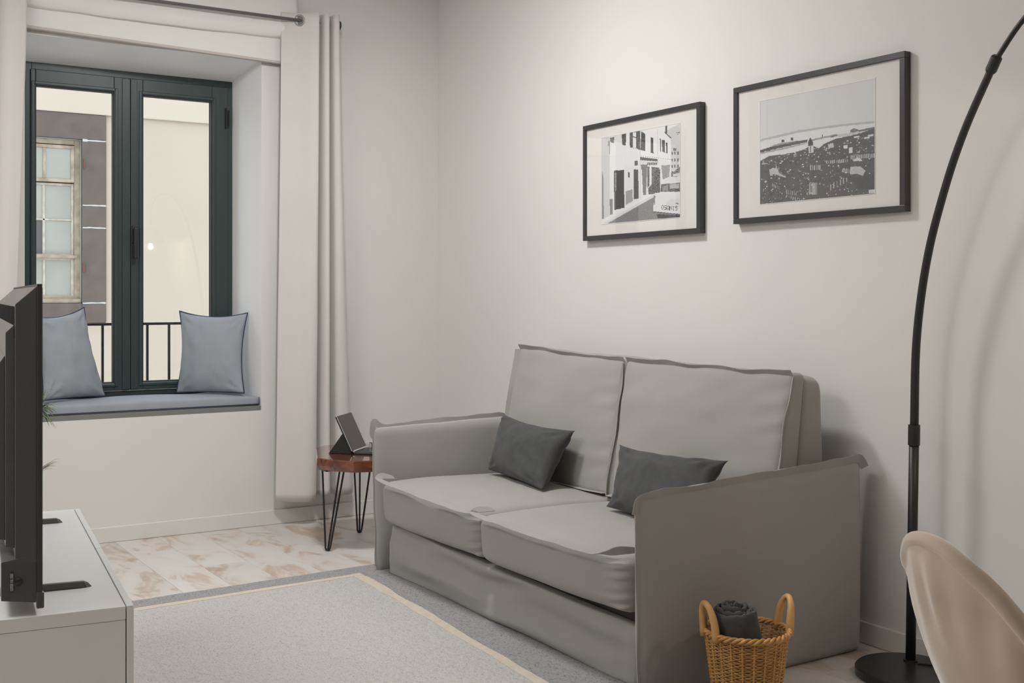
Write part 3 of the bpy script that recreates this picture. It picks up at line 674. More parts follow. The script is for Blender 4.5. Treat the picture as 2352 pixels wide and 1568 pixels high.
# base with draped valance
def base_fn(P, p, e):
    if p[0] < -.3:
        y, z = P[1], P[2]; t = min(1, max(0, (4.49 - y) / 1.72)); m = math.sin(PI * t) ** .5
        a = .021 * m * math.sin(z * 42 + 4.6 * t + 1.2 * nz(0, y, z, 2, 1)) + .007 * m * math.sin(z * 75 - 7 * t + 2 * nz(0, y, z, 3, 4))
        a += .012 * nz(0, y * .7, z * 3, 3, 6) - .012 * (1 - z / .2) + .004 * math.sin(y * 60) * math.exp(-((y - 2.80) / .06) ** 2)
        return np.array([a * .8, 0, 0])
    return np.zeros(3)
link('base', soft_box('base', [(2.200, 2.766, .004), (2.98, 2.766, .004), (2.98, 4.482, .004), (2.200, 4.482, .004), (2.212, 2.766, .190), (2.98, 2.766, .190), (2.98, 4.482, .226), (2.202, 4.482, .226)],
     .02, (6, 90, 24), (0, 0, 0), base_fn, so), sofa_m, sofa, smooth=True)
link('seat_deck', box('seat_deck', 2.235, 2.96, 2.768, 4.48, .189, .224, .004, so), tvdark_m, sofa, label='platform under the seat cushions, gap shade painted near-black')  # near-black colour stands in for the shade in the gap below the cushions
# seat cushions
def seatfn(seed, yend):
    def f(P, p, e):
        d = np.zeros(3)
        if p[2] > .2: d[2] += .006 * nz(P[0], P[1], 0, 4, seed)
        if p[0] < -.5:   # gathered creases at one end of the front
            q = math.exp(-((P[1] - yend) / .05) ** 2); d[0] += .006 * math.sin(P[2] * 190 + 30 * P[1]) * q; d[0] += .006 * nz(0, P[1], P[2], 5, seed)
        return d
    return f
def seat(y0, y1, x0, zf0, zf1, seed, ye):
    C = [(x0 + .012, y0, .230), (2.83, y0, .230), (2.83, y1, .230), (x0 + .012, y1, .230), (x0, y0, zf0), (2.82, y0, .398), (2.82, y1, .398), (x0, y1, zf1)]
    return link('seat_cushion', soft_box('seat_cushion', C, .040, (30, 60, 26), (.016, .004, .020), seatfn(seed, ye), so), sofa_m, sofa, smooth=True)
c1 = seat(3.655, 4.474, 2.155, .400, .412, 3, 3.68)
c2 = seat(2.772, 3.645, 2.145, .402, .398, 5, 2.80)
fl_part('seam_flap', [(2.215, 4.468, .424), (2.175, 4.466, .428), (2.152, 4.462, .427), (2.140, 4.445, .421), (2.136, 4.35, .416), (2.132, 4.1, .411), (2.132, 3.9, .407), (2.136, 3.72, .401), (2.146, 3.672, .398)],
        [(0, .7, .7), (-.2, .6, .7), (-.8, .5, .5), (-1, .1, .1), (-1, 0, -.08), (-1, 0, -.08), (-1, 0, -.08), (-1, 0, -.05), (-1, 0, .1)], c1, w=.017, wav=.002, seed=11, k=12, taper=.15)
fl_part('seam_flap', [(2.215, 3.641, .416), (2.172, 3.643, .416), (2.144, 3.644, .413), (2.130, 3.630, .407), (2.124, 3.45, .404), (2.121, 3.2, .402), (2.121, 3.0, .402), (2.126, 2.88, .405), (2.134, 2.83, .412), (2.155, 2.795, .424), (2.21, 2.782, .426)],
        [(0, .8, .6), (-.1, .8, .6), (-.7, .7, .3), (-1, .2, .0), (-1, 0, -.08), (-1, 0, -.08), (-1, 0, -.08), (-1, 0, .0), (-1, -.3, .6), (-.3, -.2, 1), (0, -.2, 1)], c2, w=.018, wav=.002, seed=12, k=12, taper=.15)
# back body
C = [(2.87, 2.825, .18), (3.062, 2.803, .18), (3.085, 4.60, .18), (2.87, 4.58, .18), (2.950, 2.808, .930), (3.048, 2.808, .918), (3.07, 4.58, .955), (2.945, 4.57, .955)]
bk = link('back', soft_box('back', C, .05, (10, 40, 22), (.010, .012, .004), wrinkle(.006, 3, 14), so), sofa_m, sofa, smooth=True)
# back cushions
def backc(y0, y1, y0t, y1t, zt0, zt1, seed):
    # u: -y direction? keep u along x, v along y, w up
    C = [(2.775, y0, .398), (2.89, y0, .398), (2.89, y1, .398), (2.775, y1, .398), (2.905, y0t, zt0), (2.965, y0t, zt0 - .002), (2.965, y1t, zt1), (2.905, y1t, zt1)]
    def f(P, p, e):
        d = np.zeros(3)
        if p[0] < 0:
            v, w = p[1], p[2]
            d[0] -= .010 * nz(0, P[1], P[2], 3.2, seed) + .004 * nz(0, P[1] + P[2], P[2] * 2, 7, seed)
            q = math.exp(-((v + .93) / .22) ** 2) * (1 - w * w); d[0] += .0035 * math.sin(P[2] * 85 + 14 * P[1]) * q
        return d
    o = link('back_cushion', soft_box('back_cushion', C, .022, (10, 40, 34), (.032, 0, 0), f, so), sofa_m, sofa, smooth=True); return o
b1 = backc(3.690, 4.500, 3.742, 4.545, .940, .965, 21)
b2 = backc(2.800, 3.678, 2.812, 3.730, .938, .940, 25)
def around(par, yl, yr, ylt, yrt, ztl, ztr, seed, ear):
    xb, xt = 2.778, 2.906
    n = 5
    L = [(xb + (xt - xb) * t, yl + (ylt - yl) * t, .41 + (ztl - .012 - .41) * t) for t in np.linspace(0, 1, n)]
    T = [(xt - .001, ylt + (yrt - ylt) * t, ztl - .005 + (ztr - ztl) * t - (.008 * math.sin(PI * t)) + .004 * math.sin(5 * t)) for t in np.linspace(0, 1, n)]
    Rr = [(xt + (xb - xt) * t, yrt + (yr - yrt) * t, ztr - .012 + (.41 - (ztr - .012)) * t) for t in np.linspace(0, 1, n)]
    fl_part('seam_flap', L, (-.75, .75, 0), par, w=.022, wav=.005, seed=seed, k=10)
    fl_part('seam_flap', T, (-.55, 0, .85), par, w=.020, wav=.005, seed=seed + 1, k=10)
    fl_part('seam_flap', Rr, (-.75, -.75, 0), par, w=.024, wav=.005, seed=seed + 2, k=10)
    fl_part('seam_flap', [(xb - .002, yr, .412), (xb - .004, (yl + yr) / 2, .41), (xb - .002, yl, .412)], (-1, 0, .02), par, w=.022, wav=.003, seed=seed + 3)
around(b1, 4.496, 3.694, 4.541, 3.746, .965, .940, 31, 1)
around(b2, 3.674, 2.804, 3.726, 2.816, .940, .938, 41, 1)

# charcoal pillows
g = 'charcoal lumbar cushions on the sofa'
throw('lumbar_cushion', [(2.640, 4.385, .432), (2.565, 3.840, .425), (2.745, 3.868, .648), (2.760, 4.445, .664)], .16, 4, char_m, 'charcoal linen lumbar cushion leaning on the left half of the sofa', 'cushion', g, sag=.07, wr=.011)
throw('lumbar_cushion', [(2.545, 3.390, .430), (2.51, 2.850, .425), (2.695, 2.905, .645), (2.69, 3.500, .635)], .14, 9, char_m, 'charcoal linen lumbar cushion partly hidden behind the nearer sofa arm', 'cushion', g, sag=.08, wr=.012)

# ------------------------------------------------------------------ rug
rug = empty('rug', (1.4, 3.3, 0), 'light grey rug with dark border and cream stripe in front of the sofa', 'rug'); ro = local(rug)
RC = np.array([2.097, 4.54]); ru = np.array([-.998, -.058]); ru /= np.linalg.norm(ru); rv = np.array([-.0675, -.998]); rv /= np.linalg.norm(rv)
def rp(u, v): return RC + ru * u + rv * v
RW, RL = 1.165, 2.35; SW = .036; BO = .118; BR_ = .26; BL_ = .05
def edgew(t, k, seed): return .012 * nz(t * 3, k, 0, 1.5, seed) + .004 * nz(t * 9, k, 0, 1, seed)
def rug_piece(name, fu, nu, nv, z, amp, m, par_t=True):
    V = []; F = []
    for j in range(nv + 1):
        for i in range(nu + 1):
            u, v = fu(i / nu, j / nv); p = rp(u, v)
            edge = 0
            V.append((p[0], p[1], z + amp * nz(p[0], p[1], 0, 60, 2)))
    for j in range(nv):
        for i in range(nu):
            a = j * (nu + 1) + i; F.append((a, a + 1, a + nu + 2, a + nu + 1))
    # rim down to the floor
    rimv = [i for i in range(nu + 1)] + [j * (nu + 1) + nu for j in range(1, nv + 1)] + [nv * (nu + 1) + i for i in range(nu - 1, -1, -1)] + [j * (nu + 1) for j in range(nv - 1, 0, -1)]
    b = len(V)
    for r_ in rimv: V.append((V[r_][0], V[r_][1], .001))
    k = len(rimv)
    for i in range(k): F.append((rimv[i], rimv[(i + 1) % k], b + (i + 1) % k, b + i))
    return link(name, recalc(mesh(name, V, F, ro)), m, rug, smooth=False)
e_out = lambda t, k: edgew(t, k, 1); e_in = lambda t, k: edgew(t, k, 2)
rug_piece('field', lambda s, t: (SW + e_in(t * RL, 0) * (1 - s) + (RW - 2 * SW) * s, SW + e_in(s * RW, 1) * .4 * (1 - t) + (RL - 2 * SW) * t), 160, 260, .011, .0022, rugf_m)
def strip_piece(name, u0, u1, v0, v1, along, m, z, fa, fb):
    def f(s, t):
        if along == 'v': a = u0 + fa(v0 + (v1 - v0) * t); b = u1 + fb(v0 + (v1 - v0) * t); return a + (b - a) * s, v0 + (v1 - v0) * t
        a = v0 + fa(u0 + (u1 - u0) * s); b = v1 + fb(u0 + (u1 - u0) * s); return u0 + (u1 - u0) * s, a + (b - a) * t
    n = int(max(abs(u1 - u0), abs(v1 - v0)) / .012)
    return rug_piece(name, f, *((6, n) if along == 'v' else (n, 6)), z, .0008, m)
z0_ = lambda t: 0
# stripe: right, far, left, near
strip_piece('stripe', 0, SW, 0, RL, 'v', rugs_m, .0125, lambda t: e_out(t, 0) , lambda t: e_in(t, 0) + .004)
strip_piece('stripe', SW * .5, RW, 0, SW, 'u', rugs_m, .0122, lambda t: e_out(t, 1) * .3, lambda t: e_in(t, 1) * .4 + .003)
strip_piece('stripe', RW - SW, RW, 0, RL, 'v', rugs_m, .0125, z0_, z0_)
strip_piece('stripe', 0, RW, RL - SW, RL, 'u', rugs_m, .0122, z0_, z0_)
strip_piece('border', -BR_, .012, -BO, RL + BO, 'v', rugb_m, .0105, z0_, z0_)
strip_piece('border', 0, RW, -BO, .008, 'u', rugb_m, .0103, lambda t: .3 * e_in(t, 4), z0_)
strip_piece('border', RW - .005, RW + BL_, -BO, RL + BO, 'v', rugb_m, .0105, z0_, z0_)
strip_piece('border', 0, RW, RL - .01, RL + BO, 'u', rugb_m, .0103, z0_, z0_)

# ------------------------------------------------------------------ side table
tb = empty('side_table', (2.37, 5.17, 0), 'small glossy red-brown wooden side table on black hairpin legs', 'side table'); to = local(tb)
out = [(2.112, 5.065), (2.150, 4.965), (2.215, 4.880), (2.320, 4.850), (2.48, 4.875), (2.59, 4.95), (2.655, 5.08), (2.65, 5.27), (2.59, 5.40), (2.47, 5.475), (2.32, 5.480), (2.245, 5.40), (2.175, 5.225)]
def slab(name, pts, z0, z1, bev, off):
    n = len(pts); c = np.mean(pts, axis=0)
    V = [(c[0] + (x - c[0]) * .96, c[1] + (y - c[1]) * .96, z0) for x, y in pts] + [(x, y, (z0 * .6 + z1 * .4)) for x, y in pts] + [(x, y, z1 - bev) for x, y in pts] + [(c[0] + (x - c[0]) * .985, c[1] + (y - c[1]) * .985, z1) for x, y in pts]
    F = [tuple(range(n))[::-1], tuple(range(3 * n, 4 * n))]
    for k in range(3):
        for i in range(n): F.append((k * n + i, k * n + (i + 1) % n, (k + 1) * n + (i + 1) % n, (k + 1) * n + i))
    return recalc(mesh(name, V, F, off))
link('tabletop', slab('tabletop', out, .386, .441, .004, to), wood_m, tb)
def hairpin(foot, a, b, mid=None):
    f = Vector(foot); P = []
    A = Vector(a); B = Vector(b); d = (B - A).normalized() * .011
    f1 = f - d + Vector((0, 0, .016)); f2 = f + d + Vector((0, 0, .016))
    P = [A, f1] + [f + Vector((0, 0, .0055)) - d * .6, f + Vector((0, 0, .0052)), f + Vector((0, 0, .0055)) + d * .6] + [f2, B]
    m1 = tube('a', P, .0048, 8, off=to)
    m2 = box('a', min(a[0], b[0]) - .012, max(a[0], b[0]) + .012, min(a[1], b[1]) - .012, max(a[1], b[1]) + .012, .380, .386, .001, to)
    ms = [m1, m2]
    if mid is not None: ms.append(tube('a', [Vector(mid), f + Vector((0, 0, .008))], .0048, 8, off=to))
    return link('leg', join('leg', ms), black_m, tb)
hairpin((2.162, 5.054, 0), (2.150, 5.09, .384), (2.235, 5.03, .384), (2.222, 5.05, .384))
hairpin((2.464, 5.357, 0), (2.425, 5.34, .384), (2.52, 5.33, .384), (2.44, 5.30, .384))
hairpin((2.56, 5.00, 0), (2.52, 4.97, .384), (2.56, 5.06, .384), (2.50, 5.03, .384))

# tablet in folio
tz = .4415
tf = empty('tablet', (2.33, 5.12, tz), 'tablet propped in a black folio stand on the side table', 'tablet'); tfo = local(tf)
def slabquad(name, A, B, C_, D_, th, bev, off):
    A, B, C_, D_ = [np.array(p, float) for p in (A, B, C_, D_)]; n = np.cross(B - A, D_ - A); n /= np.linalg.norm(n); n *= th
    return hexa(name, [A, B, C_, D_, A + n, B + n, C_ + n, D_ + n], bev, off)
BLp = np.array([2.303, 5.099, tz + .012]); BRp = np.array([2.440, 5.236, tz + .012])
ddir = (BRp - BLp) / np.linalg.norm(BRp - BLp); bdir = np.array([-ddir[1], ddir[0], 0])  # leaning away from viewer/right-front
TLp = BLp + bdir * .079 + np.array([0, 0, .166]); TRp = BRp + bdir * .079 + np.array([0, 0, .166])
th = .008
nrm = np.cross(BRp - BLp, TLp - BLp); nrm /= np.linalg.norm(nrm)
link('back_cover', slabquad('back_cover', BLp - nrm * .006, BRp - nrm * .006, TRp - nrm * .006, TLp - nrm * .006, .006, .002, tfo), black_m, tf)
link('tablet_body', slabquad('tablet_body', BLp + ddir * .002, BRp - ddir * .002, TRp - ddir * .002, TLp + ddir * .002, .006, .0015, tfo), silver_m, tf)
sc = .965; cc = (BLp + BRp + TRp + TLp) / 4
link('screen', slabquad('screen', *[cc + (p - cc) * sc + nrm * .0058 for p in (BLp, BRp, TRp, TLp)], .0008, 0, tfo), screen_m, tf)
link('bezel', slabquad('bezel', *[cc + (p - cc) * .995 + nrm * .0052 for p in (BLp, BRp, TRp, TLp)], .0009, 0, tfo), black_m, tf)
# rear strut (triangular prop) and keyboard flap
kb = np.array([2.200, 5.075, tz]); back1 = BLp + bdir * .118; back1[2] = tz + .001; back2 = BRp + bdir * .118; back2[2] = tz + .001
mid1 = BLp * .48 + TLp * .52 - nrm * .007; mid2 = BRp * .48 + TRp * .52 - nrm * .007
link('stand_flap', hexa('stand_flap', [tuple(back1), tuple(back2), tuple(BRp + [0, 0, -.011]), tuple(BLp + [0, 0, -.011]), tuple(back1 + [0, 0, .003] + bdir * -.004), tuple(back2 + [0, 0, .003] + bdir * -.004), tuple(mid2), tuple(mid1)], .0008, tfo), black_m, tf)
f1 = BLp - bdir * .012; f2 = BRp - bdir * .012; f3 = BRp - bdir * .155; f4 = BLp - bdir * .155
link('keyboard_flap', hexa('keyboard_flap', [(p[0], p[1], tz + .0005) for p in (f1, f4, f3, f2)] + [(p[0], p[1], tz + .0095) for p in (f1, f4, f3, f2)], .002, tfo), mat('folio_grey', (.045, .045, .043), .6), tf)
a_ = BLp + ddir * .012 - bdir * .006; b_ = BRp - ddir * .008 - bdir * .006
link('hinge_strip', tube('hinge_strip', [Vector(a_), Vector(b_)], .0045, 8, off=tfo), silver_m, tf, label='pale hinge strip')
# little framed box standing next to tablet
gb = empty('metal_box', (2.425, 5.0, tz), 'small clear and silver box on the side table beside sofa arm', 'box'); go = local(gb)
gx, gy = 2.405, 5.02
link('body', box('body', gx - .028, gx + .06, gy - .028, gy + .030, tz + .010, tz + .028, .002, go), mat('grey_box', (.28, .28, .27), .35), gb)
link('clear_window', box('clear_window', gx - .022, gx + .054, gy - .024, gy + .026, tz + .029, tz + .052, .001, go), mat('smoky_plastic', (.12, .12, .12), .15), gb)
e4 = [(gx - .028, gy - .028), (gx + .06, gy - .028), (gx + .06, gy + .03), (gx - .028, gy + .03)]
link('wire_frame', join('wire_frame', [tube('a', [Vector((*p, tz + .010)), Vector((*p, tz + .056))], .0022, 6, off=go) for p in e4] + [tube('a', [Vector((*e4[i], z)), Vector((*e4[(i + 1) % 4], z))], .0024, 6, off=go) for i in range(4) for z in (tz + .028, tz + .056)]), chrome_m, gb)

# ------------------------------------------------------------------ basket with rolled throw
bx, by = 2.376, 2.485; BH = .222
bk_ = empty('wicker_basket', (bx, by, .001), 'honey-coloured wicker basket with two loop handles beside the near sofa arm', 'basket')
def brad(z): return .090 + (.120 - .090) * (z / BH) ** .9
ns = 22; rows = 40; V = []; F = []
seg = ns * 8
for rI in range(rows):
    z = .008 + (BH - .016) * rI / (rows - 1); P = []
    for j in range(seg):
        w = 2 * PI * j / seg; ph = math.cos(w * ns / 1 + (0 if rI % 2 else PI)) ; rr = brad(z) + .0022 * ph + .0006 * nz(w * 3, z * 40, 0, 1)
        P.append((rr * math.cos(w), rr * math.sin(w), z + .0007 * nz(w * 4, z * 60, 3, 1)))
    v, f = tube_vf(P, .0021, 5, closed=True); o_ = len(V); V += [tuple(q) for q in v]; F += [tuple(i + o_ for i in q) for q in f]
link('weave', recalc(mesh('weave', V, F)), rattan_m, bk_, smooth=True, kind='stuff')
stm = {}
for i in range(ns):
    w = 2 * PI * (i + .5) / ns
    me = stm.get('m')
    if me is None:
        me = tube('stake', [(brad(z), 0, z) for z in np.linspace(.004, BH, 8)], .0034, 6); stm['m'] = me
    o = link('stake', me, rattan_m, bk_, smooth=True); o.rotation_euler = (0, 0, w)
link('bottom', lathe('bottom', [(.0, 0), (.089, 0), (.093, .005), (.090, .012), (.0, .010)], 40, close=False), rattan_m, bk_)
for k in range(3):
    P = []
    for j in range(160):
        w = 2 * PI * j / 160; a = w * 13 + k * 2 * PI / 3; rr = .122 + .0055 * math.cos(a); P.append((rr * math.cos(w), rr * math.sin(w), BH + .003 + .0055 * math.sin(a)))
    link('rim_strand', tube('rim_strand', P, .0046, 7, closed=True), rattan_m, bk_, smooth=True)
cl = R(-32.23)  # camera right direction angle
def handle(ang):
    P = []; rad = []
    for t in np.linspace(0, PI, 30):
        w = ang + .30 * math.cos(t); h = .104 * math.sin(t) ** .75; rr = .124 + .010 * math.sin(t)
        P.append((rr * math.cos(w), rr * math.sin(w), BH - .012 + h)); rad.append(.0085 + .0035 * abs(math.cos(t)) ** 2)
    return tube('handle', P, rad, 10)
for ang in (cl + PI + R(18), cl + R(14)): link('handle', handle(ang), mat('handle_rattan%d' % (ang > 2), (.64, .36, .14), .45, var=.15, vscale=25, bump=.15, bscale=150), bk_, smooth=True)

# rolled throw: spiral of cloth
rt = empty('rolled_blanket', (bx - .018, by - .002, .02), 'charcoal blanket rolled up standing inside the wicker basket', 'blanket')
def roll():
    V = []; F = []; turns = 3.6; n = 150; H = .30; nh = 24; th = .010
    for s in (0, 1):
        for i in range(n + 1):
            w = 2 * PI * turns * i / n; r0 = .008 + .0150 * w / (2 * PI) + .0015 * math.sin(w * 2.2)
            for j in range(nh + 1):
                z = H * j / nh; rr = r0 + (th if s else 0) + .0028 * nz(w * 1.5, z * 14, s, 1, 3) + .002 * nz(w * 4, z * 30, s, 1, 6)
                rr *= 1 - .10 * (j / nh) ** 6
                zz = z - .022 * (r0 / .05) * (j / nh) + (.008 * nz(w, 0, 0, 1.7, 8) + .005 * nz(w * 3, 0, 0, 1.7, 2)) * (j == nh)
                V.append((rr * math.cos(w) * 1.06, rr * math.sin(w) * .92, zz))
    m = (n + 1) * (nh + 1); k = nh + 1
    for i in range(n):
        for j in range(nh):
            a = i * k + j; F.append((a, a + 1, a + k + 1, a + k)); F.append((m + a, m + a + k, m + a + k + 1, m + a + 1))
        a = i * k + nh; F.append((a, a + k, m + a + k, m + a)); a = i * k; F.append((a, m + a, m + a + k, a + k))
    for a in (0, n * k):
        for j in range(nh): F.append((a + j, a + j + 1, m + a + j + 1, m + a + j))
    return recalc(mesh('roll', V, F))
r_o = link('cloth_roll', roll(), char_m, rt, smooth=True)
r_o.rotation_euler = (R(-7), R(-9), R(150)); r_o.rotation_mode = 'XYZ'
axis = Vector((math.cos(cl + PI), math.sin(cl + PI), 0)) * .12 + Vector((-.04, -.10, 0)) * .5 + Vector((0, 0, 1))
r_o.rotation_mode = 'QUATERNION'; r_o.rotation_quaternion = Vector((0, 0, 1)).rotation_difference(axis.normalized()) @ Matrix.Rotation(R(120), 4, 'Z').to_quaternion()

# ------------------------------------------------------------------ arc floor lamp
PX_, PY_ = 3.050, 2.445
lp = empty('floor_lamp', (PX_, PY_, 0), 'black metal arc floor lamp with round base beside the sofa', 'floor lamp'); lo = local(lp)
link('base', lathe('base', [(.0, 0), (.152, 0), (.158, .004), (.158, .026), (.153, .031), (.0, .032)], 64, (2.99, 2.41, .001), lo, close=False), mat('lamp_base_black', (.025, .025, .025), .33), lp)
link('base_collar', tube('base_collar', [(PX_, PY_, .030), (PX_, PY_, .038)], .022, 20, off=lo), black_m, lp, smooth=False)
link('lower_pole', tube('lower_pole', [(PX_, PY_, .03), (PX_ - .001, PY_ - .008, .4), (PX_ - .002, PY_ - .016, .765)], .0155, 20, off=lo), black_m, lp, smooth=True)
link('collar', tube('collar', [(PX_ - .002, PY_ - .015, .725), (PX_ - .002, PY_ - .016, .79)], .0185, 20, off=lo), black_m, lp)
arc = catmull([(3.048, 2.429, .77), (3.047, 2.419, 1.061), (3.039, 2.374, 1.31), (3.028, 2.302, 1.522), (3.015, 2.219, 1.70), (2.996, 2.102, 1.887)], 8)
link('arc_tube', tube('arc_tube', [Vector(p) for p in arc], [.0135 - .0022 * i / len(arc) for i in range(len(arc))], 16, off=lo), black_m, lp, smooth=True)
d = (arc[-1] - arc[-2]); d /= np.linalg.norm(d)
link('collar', tube('collar', [Vector(arc[-1] - d * .035), Vector(arc[-1] - d * .028), Vector(arc[-1] + d * .012), Vector(arc[-1] + d * .018)], [.0135, .0165, .0165, .011], 18, off=lo), black_m, lp)
arc2 = catmull([tuple(arc[-1]), (2.979, 1.997, 1.988), (2.955, 1.83, 2.095), (2.925, 1.63, 2.135), (2.90, 1.48, 2.10), (2.885, 1.395, 2.01), (2.88, 1.38, 1.86)], 8)
link('arc_tube', tube('arc_tube', [Vector(p) for p in arc2], .0078, 14, off=lo), black_m, lp, smooth=True)
link('lamp_shade', lathe('lamp_shade', [(.018, .19), (.03, .185), (.075, .16), (.115, .11), (.13, .05), (.132, .03), (.129, .03), (.125, .05), (.11, .108), (.07, .155), (.018, .178)], 40, (2.88, 1.38, 1.655), lo), black_m, lp, smooth=True)
link('bulb', lathe('bulb', [(.0, 0), (.009, .002), (.014, .010), (.015, .018), (.012, .03), (.010, .045), (.010, .135), (.0, .138)], 20, (2.88, 1.38, 1.672), lo, close=False), mat('lit_bulb', (1, .88, .70), .3, emit=14), lp, smooth=True)
cordP = catmull([(3.04, 2.41, .036), (3.06, 2.385, .036), (3.09, 2.33, .036), (3.128, 2.262, .030), (3.142, 2.22, .006), (3.142, 2.05, .006), (3.13, 1.8, .006), (3.14, 1.4, .006)], 8)
link('power_cord', tube('power_cord', [Vector(p) for p in cordP], .0032, 8, off=lo), black_m, lp, smooth=True)
pt = point('arc_lamp_light', (2.88, 1.38, 1.656), .010, 7.5, (1, .84, .66))

# ------------------------------------------------------------------ velvet chair
av = np.array([math.sin(R(32.23)), math.cos(R(32.23)), 0]); rvv = np.array([math.cos(R(32.23)), -math.sin(R(32.23)), 0])
chair = empty('velvet_chair', (2.0, 1.30, 0), 'beige velvet shell chair with rolled back edge in the right foreground', 'chair'); co = local(chair)
Cc = rvv * 1.03 + av * 2.10
face = math.atan2(-math.sin(R(32.23)), math.cos(R(32.23))) + R(CHF := 12)   # facing direction angle (camera right, turned a little away)
def shell():
    V = []; F = []; ns_ = 90; S0 = R(118); prof_n = 40
    for i in range(ns_ + 1):
        s = -S0 + 2 * S0 * i / ns_; w = face + PI + s
        c = max(0, math.cos(s * .5))
        k = abs(s) / S0
        zr = .784 - .64 * (1 - math.cos(s)); zr = .50 + math.log(1 + math.exp((zr - .50) / .03)) * .03; rk = .012 + .012 * min(1, abs(s) / .9)
        zb = .40; r0 = .185; lean = .078 * (.5 + .5 * math.cos(s)) + .03
        loop = []
        H = zr - zb
        # outer side up
        for t in np.linspace(0, 1, 14):
            rr = r0 + (lean) * t ** .9 * (H / .35) + .014 * math.sin(PI * t) ; loop.append((rr + .012, zb + (H - 2.1 * rk) * t))
        rt_ = r0 + lean * (H / .35)
        # rolled rim: bulges out
        for a in np.linspace(-60, 215, 14):
            loop.append((rt_ + .004 + (rk + .002) * math.cos(R(a)), zr - rk + rk * math.sin(R(a))))
        for t in np.linspace(1, 0, 12):
            rr = r0 + lean * t ** .9 * (H / .35); loop.append((rr - .014, zb + (H - 1.9 * rk) * t))
        for (rr, z) in loop:
            wr = .0040 * math.sin(s * 26 + 2 * nz(s, z, 0, 4)) * math.exp(-((z - zr + .10) / .07) ** 2) + .004 * nz(s * 2, z * 4, 0, 2, 5)
            rr += wr
            V.append((Cc[0] + rr * math.cos(w) * 1.0, Cc[1] + rr * math.sin(w), z + .004 * nz(s * 3, z * 5, 0, 1, 2)))
        m = len(loop)
    for i in range(ns_):
        for j in range(m): F.append((i * m + j, i * m + (j + 1) % m, (i + 1) * m + (j + 1) % m, (i + 1) * m + j))
    F.append(tuple(range(m))); F.append(tuple(range(ns_ * m, ns_ * m + m)))
    return recalc(mesh('backrest', V, F, co))
link('backrest', shell(), velvet_m, chair, smooth=True)
fx = np.array([math.cos(face), math.sin(face), 0]); fy = np.array([-fx[1], fx[0], 0])
def cp(a, b, z): return tuple(Cc * [1, 1, 0] + fx * a + fy * b + [0, 0, z])
link('seat', soft_box('seat', [cp(-.18, -.19, .36), cp(.26, -.21, .36), cp(.26, .21, .36), cp(-.18, .19, .36), cp(-.18, -.19, .46), cp(.27, -.22, .46), cp(.27, .22, .46), cp(-.18, .19, .46)], .04, (16, 16, 8), (.02, .0, .015), None, co), velvet_m, chair, smooth=True)
for a, b in ((-.14, -.14), (-.14, .14), (.20, -.16), (.20, .16)):
    link('leg', tube('leg', [Vector(cp(a, b, .37)), Vector(cp(a * 1.45, b * 1.35, .002))], [.013, .008], 10, off=co), black_m, chair, smooth=True)

# ------------------------------------------------------------------ tv console and television
TA = R(-6.65); tdir = np.array([-math.sin(TA), math.cos(TA), 0]); ndir = np.array([math.cos(TA), math.sin(TA), 0])
cons = empty('tv_console', (.669, 2.667, 0), 'low white TV console under the television at the left edge', 'cabinet', rz=TA)
def cb(name, m, par, x0, x1, y0, y1, z0, z1, bev=.0012): return link(name, box(name, x0, x1, y0, y1, z0, z1, bev), m, par)
LEN, DEP, CH = 1.318, .42, .50
cb('top_panel', white_m, cons, -DEP, -.0175, 0, LEN, CH - .030, CH)
cb('side_panel', white_m, cons, -DEP, -.0175, .001, .019, .012, CH - .0308)
cb('side_panel', white_m, cons, -DEP, -.0175, LEN - .019, LEN - .001, .012, CH - .0308)
cb('back_panel', white_m, cons, -DEP + .002, -DEP + .010, .020, LEN - .02, .03, CH - .031)
cb('bottom_panel', white_m, cons, -DEP, -.0175, .0195, LEN - .0195, .012, .03)
for k in range(2): cb('door', white_m, cons, -.0155, 0, .0 + k * LEN / 2 + (.0015 if k else 0), (k + 1) * LEN / 2 - (0 if k else .0015), .014, CH + .0005)
for xx in (-.36, -.08):
    for yy in (.06, LEN - .06): link('foot', lathe('foot', [(.018, 0), (.02, .002), (.02, .012)], 16, (xx, yy, .0)), blackp_m, cons)

tv = empty('television', (.478, 2.690, CH), 'large flat television seen from behind, standing on white console', 'television', rz=TA)
TWd, T0, T1 = 1.232, .022, .727   # width, bottom, top above console
# thin front panel
link('front_panel', box('front_panel', -.0105, 0, 0, TWd, T0, T1, .0015), mat('tv_edge', (.04, .04, .039), .5), tv)
link('screen', box('screen', .0002, .0012, .008, TWd - .008, T0 + .018, T1 - .008, 0), mat('tv_screen', (.006, .006, .007), .12), tv)
link('corner_pad', box('corner_pad', -.012, .004, -.003, .015, T0 - .006, T0 + .030, .003), blackp_m, tv)
def tvhex(name, m, y0, y1, z0, z1, dx0, dx1, iy, it, ib, iy2=None):
    """frustum from plane x=dx0 to x=dx1 (more negative); iy: inset in y, it/ib: inset at the top and bottom"""
    return link(name, hexa(name, [(dx1, y0 + iy, z0 + ib), (dx0, y0, z0), (dx0, y1, z0), (dx1, y1 - iy, z0 + ib), (dx1, y0 + iy, z1 - it), (dx0, y0, z1), (dx0, y1, z1), (dx1, y1 - iy, z1 - it)], .0012), m, tv)
shellm = tvlit_m
tvhex('rear_shell', blackp_m, .004, TWd - .004, T0 + .095, T1 - .005, -.0105, -.054, .012, .040, .0)
tvhex('rear_rib_panel', blackp_m, .055, TWd - .055, T0 + .12, T1 - .09, -.054, -.072, .006, .018, .004)
tvhex('rear_housing', blackp_m, .10, TWd - .10, T0 + .13, T1 - .16, -.072, -.092, .006, .03, .004)
tvhex('rear_bottom_cover', blackp_m, .006, TWd - .006, T0 + .006, T0 + .112, -.0105, -.082, .012, .014, .008)
